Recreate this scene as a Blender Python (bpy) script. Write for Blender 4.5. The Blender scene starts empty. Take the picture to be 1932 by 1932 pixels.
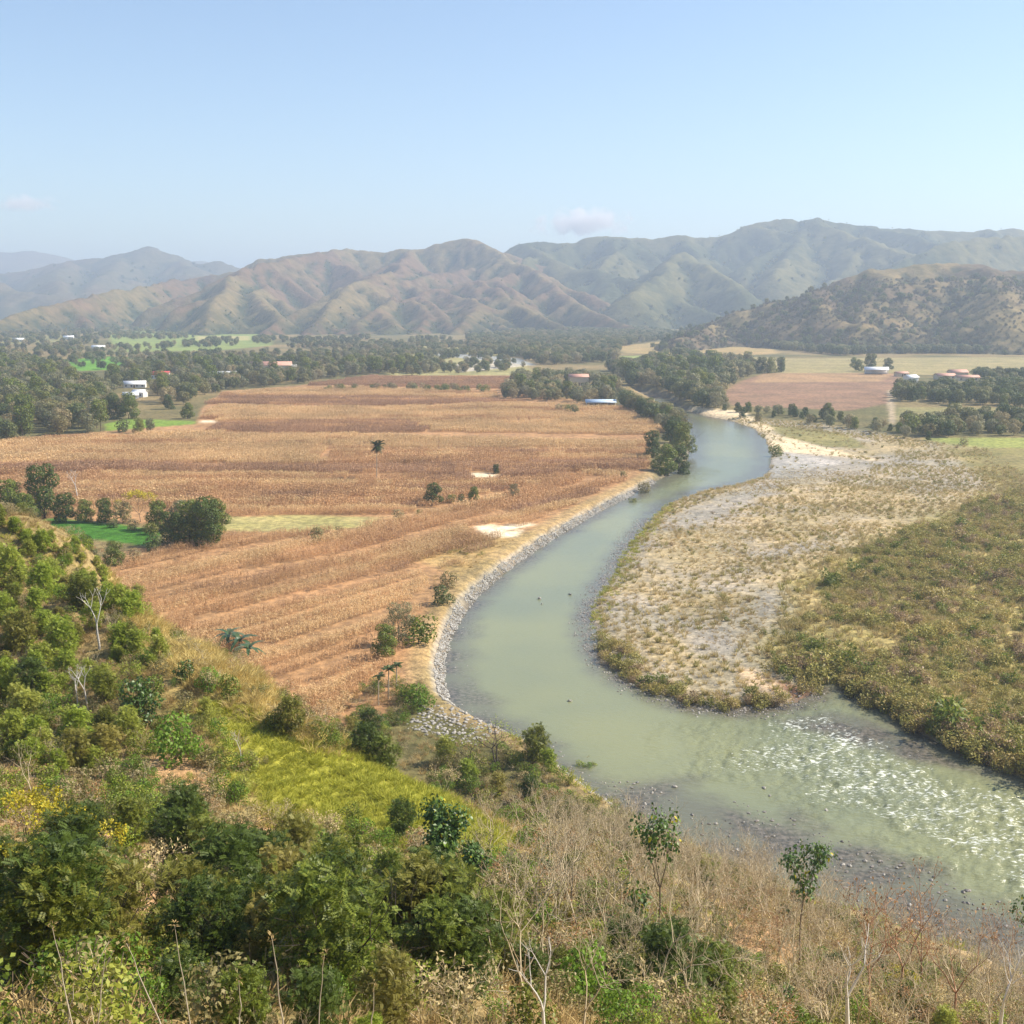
import bpy, math, random
import numpy as np
from mathutils import Vector, Matrix

# ------------------------------------------------------------------ camera, sky, sun, exposure
SC = bpy.context.scene
COL = SC.collection
CAMZ, PITCH, FPX = 62.0, math.radians(10.3), 2170.0      # focal length in photo units (photo taken as 1932 wide)
cam = bpy.data.cameras.new('camera')
camo = bpy.data.objects.new('camera', cam); COL.objects.link(camo)
cam.sensor_fit = 'HORIZONTAL'; cam.sensor_width = 36.0; cam.lens = 36.0 * FPX / 1932.0
cam.clip_start = 0.1; cam.clip_end = 60000
camo.location = (0, 0, CAMZ); camo.rotation_euler = (math.pi / 2 - PITCH, 0, 0)
SC.camera = camo

SUN_EL, SUN_AZ = math.radians(43), math.radians(80)       # azimuth clockwise from +Y
world = bpy.data.worlds.new('World'); SC.world = world; world.use_nodes = True
wn = world.node_tree; wn.nodes.clear()
sky = wn.nodes.new('ShaderNodeTexSky'); sky.sky_type = 'NISHITA'; sky.sun_disc = False
sky.sun_elevation = SUN_EL; sky.sun_rotation = SUN_AZ
sky.altitude = 0; sky.air_density = 1.0; sky.dust_density = 0.35; sky.ozone_density = 2.4
bg = wn.nodes.new('ShaderNodeBackground'); bg.inputs['Strength'].default_value = 0.105
wo = wn.nodes.new('ShaderNodeOutputWorld')
wn.links.new(sky.outputs[0], bg.inputs['Color']); wn.links.new(bg.outputs[0], wo.inputs['Surface'])

sun = bpy.data.lights.new('sun', 'SUN'); sun.energy = 5.0; sun.angle = math.radians(0.5); sun.color = (1.0, 0.90, 0.75)
suno = bpy.data.objects.new('sun', sun); COL.objects.link(suno)
sd = Vector((math.sin(SUN_AZ) * math.cos(SUN_EL), math.cos(SUN_AZ) * math.cos(SUN_EL), math.sin(SUN_EL)))
suno.rotation_euler = sd.to_track_quat('Z', 'Y').to_euler(); suno.location = (200, 0, 300)

SC.view_settings.view_transform = 'Standard'; SC.view_settings.look = 'None'
SC.view_settings.exposure = 0.79; SC.view_settings.gamma = 1.0; SC.view_settings.use_curve_mapping = False
SC.render.engine = 'CYCLES'
cy = SC.cycles
cy.max_bounces = 5; cy.diffuse_bounces = 3; cy.glossy_bounces = 2; cy.transmission_bounces = 3
cy.transparent_max_bounces = 4; cy.volume_bounces = 3; cy.use_denoising = True
cy.caustics_reflective = False; cy.caustics_refractive = False; cy.sample_clamp_indirect = 4.0
HAZE_DENSITY = 0.00020
HAZE_COLOR = (0.60, 0.72, 0.90)

rs = np.random.RandomState(7)
random.seed(7)

# ------------------------------------------------------------------ picture <-> ground geometry
CP, SP = math.cos(PITCH), math.sin(PITCH)
def ray(u, v):
    a, b = (u - 966) / FPX, (966 - v) / FPX
    return np.array([a, CP + b * SP, -SP + b * CP])
def G(u, v, z=2.5):                                        # point on a level plane
    d = ray(u, v); t = (z - CAMZ) / d[2]
    return np.array([d[0] * t, d[1] * t, z])
def at(u, v, Y):                                           # point at a given distance ahead
    d = ray(u, v); t = Y / d[1]
    return np.array([d[0] * t, Y, CAMZ + d[2] * t])
def gp(poly, z=2.5):
    return np.array([G(u, v, z)[:2] for u, v in poly])
def proj(P):                                               # world -> photo units
    x, y, z = P[..., 0], P[..., 1], P[..., 2] - CAMZ
    f = y * CP - z * SP; up = y * SP + z * CP
    return 966 + FPX * x / f, 966 - FPX * up / f

def smooth(t):
    t = np.clip(t, 0, 1); return t * t * (3 - 2 * t)
def inside(x, y, P):
    r = np.zeros(x.shape, bool); n = len(P)
    for i in range(n):
        x0, y0 = P[i]; x1, y1 = P[(i + 1) % n]
        c = ((y0 > y) != (y1 > y))
        if y1 != y0: r ^= c & (x < (x1 - x0) * (y - y0) / (y1 - y0) + x0)
    return r
def seg_d2(x, y, x0, y0, x1, y1):
    dx, dy = x1 - x0, y1 - y0; L = dx * dx + dy * dy + 1e-9
    t = np.clip(((x - x0) * dx + (y - y0) * dy) / L, 0, 1)
    return (x - x0 - t * dx) ** 2 + (y - y0 - t * dy) ** 2, t
def line_dist(x, y, P, closed=False):
    m = np.full(x.shape, 1e18); n = len(P)
    for i in range(n if closed else n - 1):
        d, _ = seg_d2(x, y, *P[i], *P[(i + 1) % n]); m = np.minimum(m, d)
    return np.sqrt(m)
def sdist(x, y, P):                                        # positive outside
    d = line_dist(x, y, P, True); return np.where(inside(x, y, P), -d, d)
def _h(ix, iy, s):
    n = (ix.astype(np.int64) * 374761393 + iy.astype(np.int64) * 668265263 + s * 974711) & 0x7fffffff
    n = ((n ^ (n >> 13)) * 1274126177) & 0x7fffffff
    return ((n ^ (n >> 16)) & 0xffff) / 65535.0
def vnoise(x, y, s=0):
    ix, iy = np.floor(x), np.floor(y); fx, fy = smooth(x - ix), smooth(y - iy)
    a, b = _h(ix, iy, s), _h(ix + 1, iy, s); c, d = _h(ix, iy + 1, s), _h(ix + 1, iy + 1, s)
    return (a * (1 - fx) + b * fx) * (1 - fy) + (c * (1 - fx) + d * fx) * fy
def fbm(x, y, s=0, o=4):
    r = 0; a = 0.5; t = 0
    for i in range(o):
        r = r + a * vnoise(x * 2 ** i + 17.3 * i, y * 2 ** i - 9.1 * i, s + i); t += a; a *= 0.5
    return r / t

# ------------------------------------------------------------------ outlines traced on the ground
LEFT_BANK = [(1205, 741), (1238, 758), (1262, 776), (1296, 792), (1306, 830), (1300, 868), (1270, 893), (1235, 911), (1190, 937), (1150, 957),
             (1100, 985), (1050, 1015), (1010, 1042), (960, 1078), (910, 1120), (880, 1155), (860, 1192), (845, 1240), (840, 1282),
             (850, 1325), (880, 1348), (940, 1378), (1020, 1412), (1055, 1448), (1085, 1468), (1130, 1502), (1200, 1548), (1250, 1588),
             (1330, 1622), (1400, 1655), (1500, 1690), (1600, 1722), (1700, 1758), (1800, 1796), (1932, 1850), (2150, 1960)]
RIGHT_BANK = [(1195, 735), (1225, 738), (1262, 752), (1290, 772), (1330, 785), (1380, 795), (1420, 810), (1440, 830), (1450, 860), (1447, 885), (1430, 900), (1380, 915),
              (1320, 926), (1260, 947), (1222, 980), (1195, 1010), (1168, 1050), (1150, 1085), (1128, 1120), (1112, 1150), (1108, 1180),
              (1118, 1220), (1140, 1252), (1180, 1287), (1240, 1316), (1310, 1338), (1380, 1343), (1450, 1338), (1500, 1328),
              (1540, 1312), (1560, 1290), (1552, 1262), (1562, 1262), (1592, 1298), (1640, 1330), (1700, 1365), (1760, 1398), (1830, 1432), (1932, 1472), (2150, 1560), (2500, 1720)]
RIVER = gp(RIGHT_BANK + LEFT_BANK[::-1], 0.0)
LBANK = gp(LEFT_BANK, 0.0)
BAR = gp([(1262, 770), (1330, 778), (1440, 792), (1560, 803), (1650, 818), (1760, 838), (1860, 850), (1932, 900), (2300, 950), (2600, 1000),
          (2600, 1720), (1932, 1480), (1600, 1310), (1300, 1500), (1000, 1200), (1100, 1000), (1300, 860)], 1.2)

def river_warp(x, y):
    return (fbm(x / 3.1, y / 3.1, 5, 3) - 0.5) * 1.6
def valley(x, y):
    x = np.asarray(x, float); y = np.asarray(y, float)
    d = sdist(x, y, RIVER) + river_warp(x, y)
    db = sdist(x, y, BAR)
    left = -0.6 + 3.1 * smooth((d + 1.0) / 5.0)
    bar = -0.25 + 1.0 * smooth((d + 1.5) / 9) + 0.7 * smooth((d - 8) / 60) + 0.35 * (fbm(x / 14, y / 14, 11) - 0.5)
    t = smooth((db + 14) / 28)
    land = bar * (1 - t) + left * t
    bed = -0.15 + 1.4 * np.clip(d / 5, -1, 0)
    z = np.where(d > 0, land, np.minimum(bed, land))
    return z + 0.25 * (fbm(x / 40, y / 40, 3) - 0.5) * smooth(d / 20)

# near hillside: a smooth surface through surveyed points
HC = []
for u, v, Y in [(-350, 930, 195), (-150, 955, 182), (0, 985, 170), (110, 1030, 160), (215, 1085, 150), (300, 1170, 125), (430, 1245, 112), (530, 1312, 105),
                (640, 1402, 98), (750, 1455, 92), (850, 1502, 86), (980, 1572, 78),
                (1150, 1600, 98), (1080, 1650, 72), (1300, 1700, 84), (1500, 1790, 78), (1700, 1850, 76), (1932, 1920, 74), (1400, 1932, 52), (1200, 1932, 40),
                (966, 1932, 30), (700, 1932, 25), (350, 1932, 22), (0, 1932, 22), (-300, 1932, 22), (1932, 2020, 58), (2200, 2080, 55),
                (0, 1700, 45), (400, 1700, 48), (800, 1650, 62), (1100, 1750, 55), (0, 1500, 70), (400, 1500, 76), (650, 1520, 80), (200, 1400, 90),
                (0, 1250, 112), (200, 1250, 112), (100, 1110, 138), (-300, 1500, 75), (-300, 1200, 115), (-400, 1050, 160)]:
    HC.append(at(u, v, Y))
for u, v, z in [(1055, 1480, 1.2), (1130, 1530, 1.2), (1200, 1578, 1.2), (1250, 1615, 1.2), (1400, 1682, 1.2), (1500, 1715, 1.2), (1600, 1750, 1.2),
                (1700, 1788, 1.2), (1850, 1845, 1.2), (2100, 1960, 1.2), (950, 1455, 1.5), (1000, 1520, 4)]:
    HC.append(G(u, v, z))
for u, v, Y in [(-350, 930, 195), (-150, 955, 182), (0, 985, 170), (110, 1030, 160), (215, 1085, 150), (300, 1170, 125), (430, 1245, 112), (530, 1312, 105),
                (640, 1402, 98), (750, 1455, 92), (850, 1502, 86)]:
    for f_, dz in ((1.07, 3.0), (1.16, 8.5), (1.27, 15)):
        q = at(u, v, Y * f_); HC.append(q - np.array([0, 0, dz]))
    p = at(u, v, Y); HC.append(np.array([p[0] + 20, p[1] + 40, -2.0])); HC.append(np.array([p[0] + 34, p[1] + 75, -8.0]))
for p in [(0, -3, 60.3), (-30, -3, 60.5), (30, -3, 60), (0, 5, 56.5), (-20, 6, 57), (20, 6, 55), (0, 11, 52), (-12, 12, 52), (14, 12, 50), (30, 15, 45), (-60, 0, 62),
          (-120, 20, 64), (-120, 100, 42), (60, 0, 56), (90, 0, 50), (90, 30, 26), (120, 40, 10), (130, 80, -4), (60, 60, 8), (110, 110, -8), (-150, 160, 35), (-60, 240, -8)]:
    HC.append(np.array(p, float))
HC = np.array(HC)
def _tps(d2):
    return np.where(d2 > 1e-9, 0.5 * d2 * np.log(np.maximum(d2, 1e-9)), 0)
_S = 50.0
_n = len(HC)
_A = np.zeros((_n + 3, _n + 3)); _X = HC[:, :2] / _S
_A[:_n, :_n] = _tps(((_X[:, None] - _X[None]) ** 2).sum(-1)) + np.eye(_n) * 0.004
_A[:_n, _n] = 1; _A[:_n, _n + 1:] = _X; _A[_n, :_n] = 1; _A[_n + 1:, :_n] = _X.T
_W = np.linalg.solve(_A, np.concatenate([HC[:, 2], [0, 0, 0]]))
def hill(x, y):
    x = np.asarray(x, float); y = np.asarray(y, float)
    sh = x.shape; X = np.stack([x.ravel(), y.ravel()], 1) / _S
    r = np.empty(len(X))
    for i in range(0, len(X), 20000):
        c = X[i:i + 20000]
        r[i:i + 20000] = _tps(((c[:, None] - _X[None]) ** 2).sum(-1)) @ _W[:_n] + _W[_n] + c @ _W[_n + 1:]
    r = r.reshape(sh)
    return r + (fbm(x / 9, y / 9, 21) - 0.5) * 2.0 * smooth((y - 6) / 30) + (fbm(x / 2.2, y / 2.2, 22) - 0.5) * 0.5
def height(x, y):
    x = np.atleast_1d(np.asarray(x, float)); y = np.atleast_1d(np.asarray(y, float))
    z = valley(x, y); m = (y < 260) & (np.abs(x) < 180)
    if m.any(): z[m] = np.maximum(z[m], hill(x[m], y[m]))
    return z
def hit(u, v):                                             # where the line of sight meets the land
    d = ray(u, v); d = d / d[1]
    ys = np.concatenate([np.arange(6, 260, 0.5), np.geomspace(260, 4000, 400)])
    P = np.array([0, 0, CAMZ]) + ys[:, None] * d
    g = height(P[:, 0], P[:, 1])
    k = np.argmax(P[:, 2] < g)
    if P[k, 2] >= g[k]: k = len(ys) - 1
    a, b = P[max(k - 1, 0)], P[k]; ga, gb = a[2] - g[max(k - 1, 0)], b[2] - g[k]
    t = ga / (ga - gb) if ga != gb else 0
    p = a + (b - a) * np.clip(t, 0, 1); p[2] = height(p[0], p[1])[0]
    return p
def hp(poly):
    return np.array([hit(u, v)[:2] for u, v in poly])

# ------------------------------------------------------------------ object helpers
def mesh_from(name, V, F, mat=None, smooth_=False, face_n=None):
    me = bpy.data.meshes.new(name)
    V = np.asarray(V, np.float32); F = np.asarray(F, np.int32)
    me.vertices.add(len(V)); me.vertices.foreach_set('co', V.ravel())
    k = F.shape[1]
    me.loops.add(F.size); me.loops.foreach_set('vertex_index', F.ravel())
    me.polygons.add(len(F)); me.polygons.foreach_set('loop_start', np.arange(0, F.size, k, dtype=np.int32))
    me.update(calc_edges=True)
    if smooth_: me.polygons.foreach_set('use_smooth', np.ones(len(F), bool))
    if mat: me.materials.append(mat)
    return me
def link(name, data, parent=None, loc=(0, 0, 0), rz=0, sc=1):
    o = bpy.data.objects.new(name, data); COL.objects.link(o)
    if parent is not None: o.parent = parent
    o.location = loc; o.rotation_euler = (0, 0, rz)
    o.scale = (sc, sc, sc) if np.isscalar(sc) else sc
    return o
def tag(o, label=None, cat=None, group=None, kind=None):
    if label: o['label'] = label
    if cat: o['category'] = cat
    if group: o['group'] = group
    if kind: o['kind'] = kind
    return o
def col_attr(me, name, C):
    C = np.asarray(C, np.float32)
    if C.shape[1] == 3: C = np.concatenate([C, np.ones((len(C), 1), np.float32)], 1)
    a = me.color_attributes.new(name, 'FLOAT_COLOR', 'POINT'); a.data.foreach_set('color', C.ravel())
def f_attr(me, name, A):
    a = me.attributes.new(name, 'FLOAT', 'POINT'); a.data.foreach_set('value', np.asarray(A, np.float32))
def grid_faces(nr, nc):
    i = np.arange(nr * nc).reshape(nr, nc)
    return np.stack([i[:-1, :-1], i[:-1, 1:], i[1:, 1:], i[1:, :-1]], -1).reshape(-1, 4)

# ------------------------------------------------------------------ materials
class N:
    def __init__(s, name):
        s.m = bpy.data.materials.new(name); s.m.use_nodes = True; s.t = s.m.node_tree; s.t.nodes.clear()
        s.out = s.t.nodes.new('ShaderNodeOutputMaterial')
    def n(s, typ, **k):
        nd = s.t.nodes.new(typ)
        for a, b in k.items(): setattr(nd, a, b)
        return nd
    def l(s, a, b): s.t.links.new(a, b)
    def pos(s): return s.n('ShaderNodeNewGeometry').outputs['Position']
    def noise(s, scale, detail=3, vec=None, rough=0.55, stretch=None):
        nd = s.n('ShaderNodeTexNoise'); nd.inputs['Scale'].default_value = scale; nd.inputs['Detail'].default_value = detail
        nd.inputs['Roughness'].default_value = rough
        v = vec or s.pos()
        if stretch:
            mp = s.n('ShaderNodeMapping'); mp.inputs['Scale'].default_value = stretch[0]; mp.inputs['Rotation'].default_value = (0, 0, stretch[1])
            s.l(v, mp.inputs[0]); v = mp.outputs[0]
        s.l(v, nd.inputs['Vector']); return nd.outputs['Fac']
    def ramp(s, fac, a, b):
        nd = s.n('ShaderNodeMapRange', interpolation_type='SMOOTHSTEP'); nd.inputs[1].default_value = a; nd.inputs[2].default_value = b
        s.l(fac, nd.inputs[0]); return nd.outputs[0]
    def mix(s, fac, a, b, mode='MIX'):
        nd = s.n('ShaderNodeMix', data_type='RGBA', blend_type=mode)
        for sock, val in ((nd.inputs[0], fac), (nd.inputs[6], a), (nd.inputs[7], b)):
            if isinstance(val, (int, float)): sock.default_value = val
            elif isinstance(val, tuple): sock.default_value = (*val, 1)
            else: s.l(val, sock)
        return nd.outputs[2]
    def math(s, op, a, b=0.5, c=None):
        nd = s.n('ShaderNodeMath', operation=op)
        for i, val in enumerate((a, b) if c is None else (a, b, c)):
            if isinstance(val, (int, float)): nd.inputs[i].default_value = val
            else: s.l(val, nd.inputs[i])
        return nd.outputs[0]
    def attr(s, name, what='Color'):
        nd = s.n('ShaderNodeAttribute', attribute_name=name); return nd.outputs[what]
    def bump(s, h, strength, dist):
        nd = s.n('ShaderNodeBump'); nd.inputs['Strength'].default_value = strength; nd.inputs['Distance'].default_value = dist
        s.l(h, nd.inputs['Height']); return nd.outputs[0]
    def done(s, color, rough=0.8, spec=0.2, normal=None, trans=0.0, tcol=None):
        p = s.n('ShaderNodeBsdfPrincipled')
        if isinstance(color, tuple): p.inputs['Base Color'].default_value = (*color, 1)
        else: s.l(color, p.inputs['Base Color'])
        if isinstance(rough, (int, float)): p.inputs['Roughness'].default_value = rough
        else: s.l(rough, p.inputs['Roughness'])
        p.inputs['Specular IOR Level'].default_value = spec
        if normal: s.l(normal, p.inputs['Normal'])
        sh = p.outputs[0]
        if trans:
            t = s.n('ShaderNodeBsdfTranslucent'); c = tcol or color
            if isinstance(c, tuple): t.inputs[0].default_value = (*c, 1)
            else: s.l(c, t.inputs[0])
            mx = s.n('ShaderNodeMixShader'); mx.inputs[0].default_value = trans
            s.l(sh, mx.inputs[1]); s.l(t.outputs[0], mx.inputs[2]); sh = mx.outputs[0]
        s.l(sh, s.out.inputs['Surface']); return s.m
def leaf_mat(name, c1, c2, c3=None, rough=0.5, spec=0.3, trans=0.3, big=0.02):
    """Each leaf its own shade; each plant leans its own way."""
    m = N(name)
    isl = m.n('ShaderNodeNewGeometry').outputs['Random Per Island']
    oi = m.n('ShaderNodeObjectInfo').outputs['Random']
    c = m.mix(m.ramp(isl, 0.0, 1.0), c1, c2)
    c = m.mix(m.ramp(oi, 0.35, 1.0), c, c3 or c2)
    v = m.math('MULTIPLY_ADD', m.noise(big, 2), 0.9, 0.55)
    hs = m.n('ShaderNodeHueSaturation'); m.l(v, hs.inputs['Value']); m.l(c, hs.inputs['Color'])
    return m.done(hs.outputs[0], rough, spec, trans=trans)
def plain(name, c, rough=0.8, var=0.25, scale=4.0, spec=0.25):
    m = N(name); v = m.math('MULTIPLY_ADD', m.noise(scale, 4), var * 2, 1 - var)
    hs = m.n('ShaderNodeHueSaturation'); m.l(v, hs.inputs['Value']); hs.inputs['Color'].default_value = (*c, 1)
    return m.done(hs.outputs[0], rough, spec)

M = {}
M['bark'] = plain('bark_brown', (0.16, 0.12, 0.085), 0.9, 0.4, 3)
M['bark_dark'] = plain('bark_dark', (0.055, 0.045, 0.035), 0.9, 0.4, 3)
M['bark_pale'] = plain('bark_pale', (0.42, 0.36, 0.27), 0.9, 0.4, 3)
M['bark_white'] = plain('bark_white', (0.62, 0.58, 0.52), 0.9, 0.25, 3)
M['twig'] = plain('twig_tan', (0.50, 0.41, 0.27), 0.9, 0.4, 2)
M['twig_rust'] = plain('twig_rust', (0.36, 0.20, 0.12), 0.9, 0.4, 2)
M['leaf_dark'] = leaf_mat('leaf_dark_green', (0.030, 0.060, 0.008), (0.115, 0.155, 0.022), (0.085, 0.125, 0.018))
M['leaf_mid'] = leaf_mat('leaf_mid_green', (0.075, 0.115, 0.012), (0.22, 0.26, 0.035), (0.20, 0.21, 0.035))
M['leaf_olive'] = leaf_mat('leaf_olive', (0.15, 0.14, 0.05), (0.32, 0.27, 0.11), (0.40, 0.32, 0.16))
M['leaf_lime'] = leaf_mat('leaf_yellow_green', (0.15, 0.235, 0.018), (0.42, 0.47, 0.065), (0.38, 0.39, 0.075), trans=0.4)
M['leaf_bright'] = leaf_mat('leaf_bright_green', (0.07, 0.15, 0.012), (0.21, 0.31, 0.03), (0.17, 0.28, 0.03), trans=0.35)
M['leaf_yellow'] = leaf_mat('leaf_yellow', (0.30, 0.28, 0.02), (0.62, 0.50, 0.03), (0.45, 0.40, 0.03), trans=0.3)
M['leaf_gloss'] = leaf_mat('leaf_glossy', (0.030, 0.070, 0.012), (0.10, 0.17, 0.030), (0.07, 0.13, 0.022), rough=0.42, spec=0.4, trans=0.15)
M['leaf_grey'] = leaf_mat('leaf_grey_green', (0.13, 0.145, 0.065), (0.27, 0.27, 0.13), (0.33, 0.30, 0.165))
M['leaf_far'] = leaf_mat('leaf_far_green', (0.065, 0.095, 0.026), (0.17, 0.195, 0.055), (0.26, 0.24, 0.09), big=0.012)
M['leaf_fd'] = leaf_mat('leaf_green_mixed', (0.075, 0.105, 0.010), (0.25, 0.26, 0.035), (0.30, 0.26, 0.06), trans=0.35, big=0.09)
M['leaf_rust'] = leaf_mat('leaf_rust', (0.22, 0.11, 0.045), (0.42, 0.24, 0.10), (0.34, 0.22, 0.12))
M['grass_tan'] = leaf_mat('grass_tan', (0.30, 0.20, 0.085), (0.58, 0.44, 0.20), (0.50, 0.36, 0.16), rough=0.7, spec=0.15, big=0.05)
M['grass_gold'] = leaf_mat('grass_gold', (0.38, 0.28, 0.09), (0.66, 0.54, 0.22), (0.58, 0.45, 0.16), rough=0.7, spec=0.15, big=0.05)
M['grass_green'] = leaf_mat('grass_yellow_green', (0.24, 0.27, 0.025), (0.52, 0.50, 0.07), (0.44, 0.43, 0.06), rough=0.6, spec=0.2, big=0.06)
M['reed'] = leaf_mat('reed_straw', (0.36, 0.28, 0.13), (0.62, 0.51, 0.27), (0.54, 0.43, 0.20), rough=0.7, spec=0.15, big=0.03)
M['scrub'] = leaf_mat('scrub_olive', (0.19, 0.185, 0.04), (0.44, 0.39, 0.11), (0.40, 0.31, 0.10), big=0.035)
M['scrub_brown'] = leaf_mat('scrub_brown', (0.24, 0.17, 0.085), (0.44, 0.32, 0.18), (0.36, 0.25, 0.14), big=0.035)
M['rock'] = None

def rock_mat(name, a, b):
    m = N(name); isl = m.n('ShaderNodeObjectInfo').outputs['Random']
    c = m.mix(isl, a, b); c = m.mix(0.35, c, m.mix(m.noise(5, 4), (0.1, 0.095, 0.09), (0.6, 0.58, 0.54)))
    return m.done(c, 0.85, 0.25)
M['rock'] = rock_mat('river_stone', (0.20, 0.19, 0.17), (0.48, 0.44, 0.38))
M['rock_dark'] = rock_mat('wet_stone', (0.10, 0.085, 0.08), (0.26, 0.22, 0.20))

# ------------------------------------------------------------------ valley floor
def ground_colours(x, y, d):
    """Real surface colours of the valley floor: soil, sand, gravel, grass."""
    n1 = fbm(x / 60, y / 60, 31); n2 = fbm(x / 9, y / 9, 32); n3 = fbm(x / 200, y / 200, 33)
    C = np.empty(x.shape + (3,))
    a = np.array([0.13, 0.125, 0.055]); b = np.array([0.26, 0.20, 0.10])
    t = smooth((n1 * 0.6 + n3 * 0.4 - 0.35) / 0.3)[..., None]; C[:] = a * (1 - t) + b * t
    def paint(poly, c, soft=2.0, amt=1.0, z=2.5, warp=3.0, c2=None):
        s = sdist(x, y, gp(poly, z)) + (n2 - 0.5) * warp
        k = (smooth(0.5 - s / soft) * amt)[..., None]
        cc = np.array(c) if c2 is None else np.array(c) * (1 - n2[..., None]) + np.array(c2) * n2[..., None]
        C[:] = C * (1 - k) + cc * k
    # distant plots
    GR = (0.14, 0.24, 0.05); GR2 = (0.20, 0.30, 0.075); TAN = (0.42, 0.28, 0.14)
    paint([(200, 628), (330, 622), (510, 628), (512, 652), (400, 662), (220, 664)], GR2, 12, 0.9, c2=(0.28, 0.32, 0.11))
    paint([(370, 634), (470, 634), (470, 642), (370, 642)], (0.42, 0.38, 0.17), 8)
    paint([(118, 680), (200, 672), (260, 676), (225, 697), (150, 700)], (0.13, 0.30, 0.035), 6)
    paint([(0, 636), (120, 632), (120, 645), (0, 650)], (0.25, 0.24, 0.1), 8)
    paint([(200, 800), (240, 790), (380, 795), (360, 812), (200, 818)], (0.19, 0.29, 0.05), 3)
    paint([(760, 655), (900, 648), (1010, 700), (985, 712), (740, 712), (700, 690)], (0.29, 0.29, 0.12), 12, c2=(0.38, 0.33, 0.16))
    paint([(840, 690), (960, 676), (1010, 688), (960, 694), (870, 702)], (0.50, 0.46, 0.38), 5)
    paint([(820, 664), (980, 676), (1010, 690), (930, 682), (820, 670)], (0.34, 0.36, 0.36), 5)
    paint([(1150, 655), (1330, 636), (1450, 652), (1470, 668), (1340, 672), (1180, 666)], TAN, 10, c2=(0.33, 0.28, 0.12))
    paint([(1170, 672), (1330, 668), (1330, 690), (1190, 695)], (0.25, 0.30, 0.10), 10)
    paint([(1370, 672), (1490, 676), (1932, 674), (2300, 680), (2300, 712), (1932, 708), (1480, 706), (1440, 700)], (0.37, 0.30, 0.155), 8, c2=(0.26, 0.24, 0.11))
    paint([(1440, 706), (1700, 706), (1680, 760), (1600, 775), (1380, 765), (1360, 742), (1400, 718)], (0.22, 0.135, 0.095), 6, c2=(0.31, 0.20, 0.13))
    paint([(1440, 704), (1690, 704), (1660, 720), (1420, 722)], (0.35, 0.23, 0.13), 6)
    paint([(1690, 768), (1932, 770), (2300, 775), (2300, 800), (1932, 795), (1690, 792)], (0.27, 0.22, 0.11), 6, c2=(0.22, 0.23, 0.09))
    paint([(1674, 735), (1684, 735), (1690, 800), (1678, 800)], (0.42, 0.34, 0.24), 3)
    paint([(1740, 826), (1932, 826), (2300, 830), (2300, 846), (1932, 846), (1800, 842)], (0.27, 0.30, 0.09), 4)
    # corn ground: bare brown soil with dry litter
    for poly in ([(-60, 850), (40, 826), (370, 800), (380, 770), (420, 738), (560, 728), (700, 708), (990, 708), (955, 738), (1180, 765), (1255, 800),
                  (1235, 830), (1225, 880), (1235, 900), (1100, 975), (1000, 1025), (900, 1110), (820, 1200), (790, 1290), (700, 1360), (560, 1400), (200, 1200), (100, 1080), (430, 985), (0, 990), (-60, 990)],):
        paint(poly, (0.33, 0.19, 0.10), 3, c2=(0.44, 0.27, 0.14))
    paint([(425, 975), (560, 972), (735, 976), (700, 992), (560, 1004), (420, 1004)], (0.34, 0.32, 0.12), 3, c2=(0.42, 0.35, 0.17))
    paint([(770, 1050), (880, 1010), (1000, 1005), (1060, 985), (1120, 955), (1150, 957), (1000, 1045), (900, 1115), (860, 1130), (850, 1080)], (0.40, 0.28, 0.13), 5, c2=(0.34, 0.25, 0.11))
    paint([(36, 984), (110, 978), (230, 990), (306, 1004), (296, 1034), (200, 1020), (70, 1012)], (0.055, 0.165, 0.022), 2, warp=1)
    for px in ([(895, 992), (930, 990), (945, 998), (910, 1003)], [(905, 1006), (985, 1001), (975, 1012), (930, 1015)], [(880, 893), (920, 891), (940, 898), (900, 900)],
               [(380, 793), (410, 793), (410, 798), (380, 798)], [(905, 1000), (1000, 985), (1010, 990), (920, 1007)]):
        paint(px, (0.78, 0.68, 0.50), 2.5, warp=2.5)
    # strip behind the left bank and its verge
    dl = line_dist(x, y, LBANK)
    k = (smooth(1 - (dl - 5) / 3) * (sdist(x, y, BAR) > 2))[..., None] * 0.75
    C[:] = C * (1 - k) + (np.array([0.26, 0.21, 0.09]) * (1 - n2[..., None]) + np.array([0.46, 0.34, 0.2]) * n2[..., None]) * k
    k = (smooth(1 - (dl - 2.3) / 0.8) * (sdist(x, y, BAR) > 2))[..., None] * 0.9
    C[:] = C * (1 - k) + np.array([0.34, 0.31, 0.26]) * k
    # gravel bar
    inb = smooth(0.5 - sdist(x, y, BAR) / 12)[..., None]
    g = np.array([0.355, 0.325, 0.27]); g2 = np.array([0.41, 0.34, 0.21])
    t = smooth((n1 * 0.5 + n2 * 0.5 - 0.4) / 0.25)[..., None]
    C[:] = C * (1 - inb) + (g * (1 - t) + g2 * t) * inb
    paint([(1465, 1100), (1560, 1050), (1700, 1000), (1860, 930), (1932, 900), (2500, 900), (2600, 1700), (1932, 1480), (1600, 1300), (1555, 1265), (1460, 1240), (1430, 1200), (1470, 1170)],
          (0.27, 0.25, 0.09), 14, z=1.2, c2=(0.44, 0.36, 0.17), warp=22)
    paint([(1780, 845), (1932, 850), (2300, 860), (2300, 960), (1932, 960), (1850, 900)], (0.19, 0.19, 0.07), 8, z=1.5, c2=(0.30, 0.25, 0.12))
    paint([(1440, 800), (1510, 806), (1600, 820), (1640, 848), (1560, 842), (1480, 824)], (0.22, 0.21, 0.09), 3, z=1.0, c2=(0.30, 0.27, 0.12))
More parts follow.
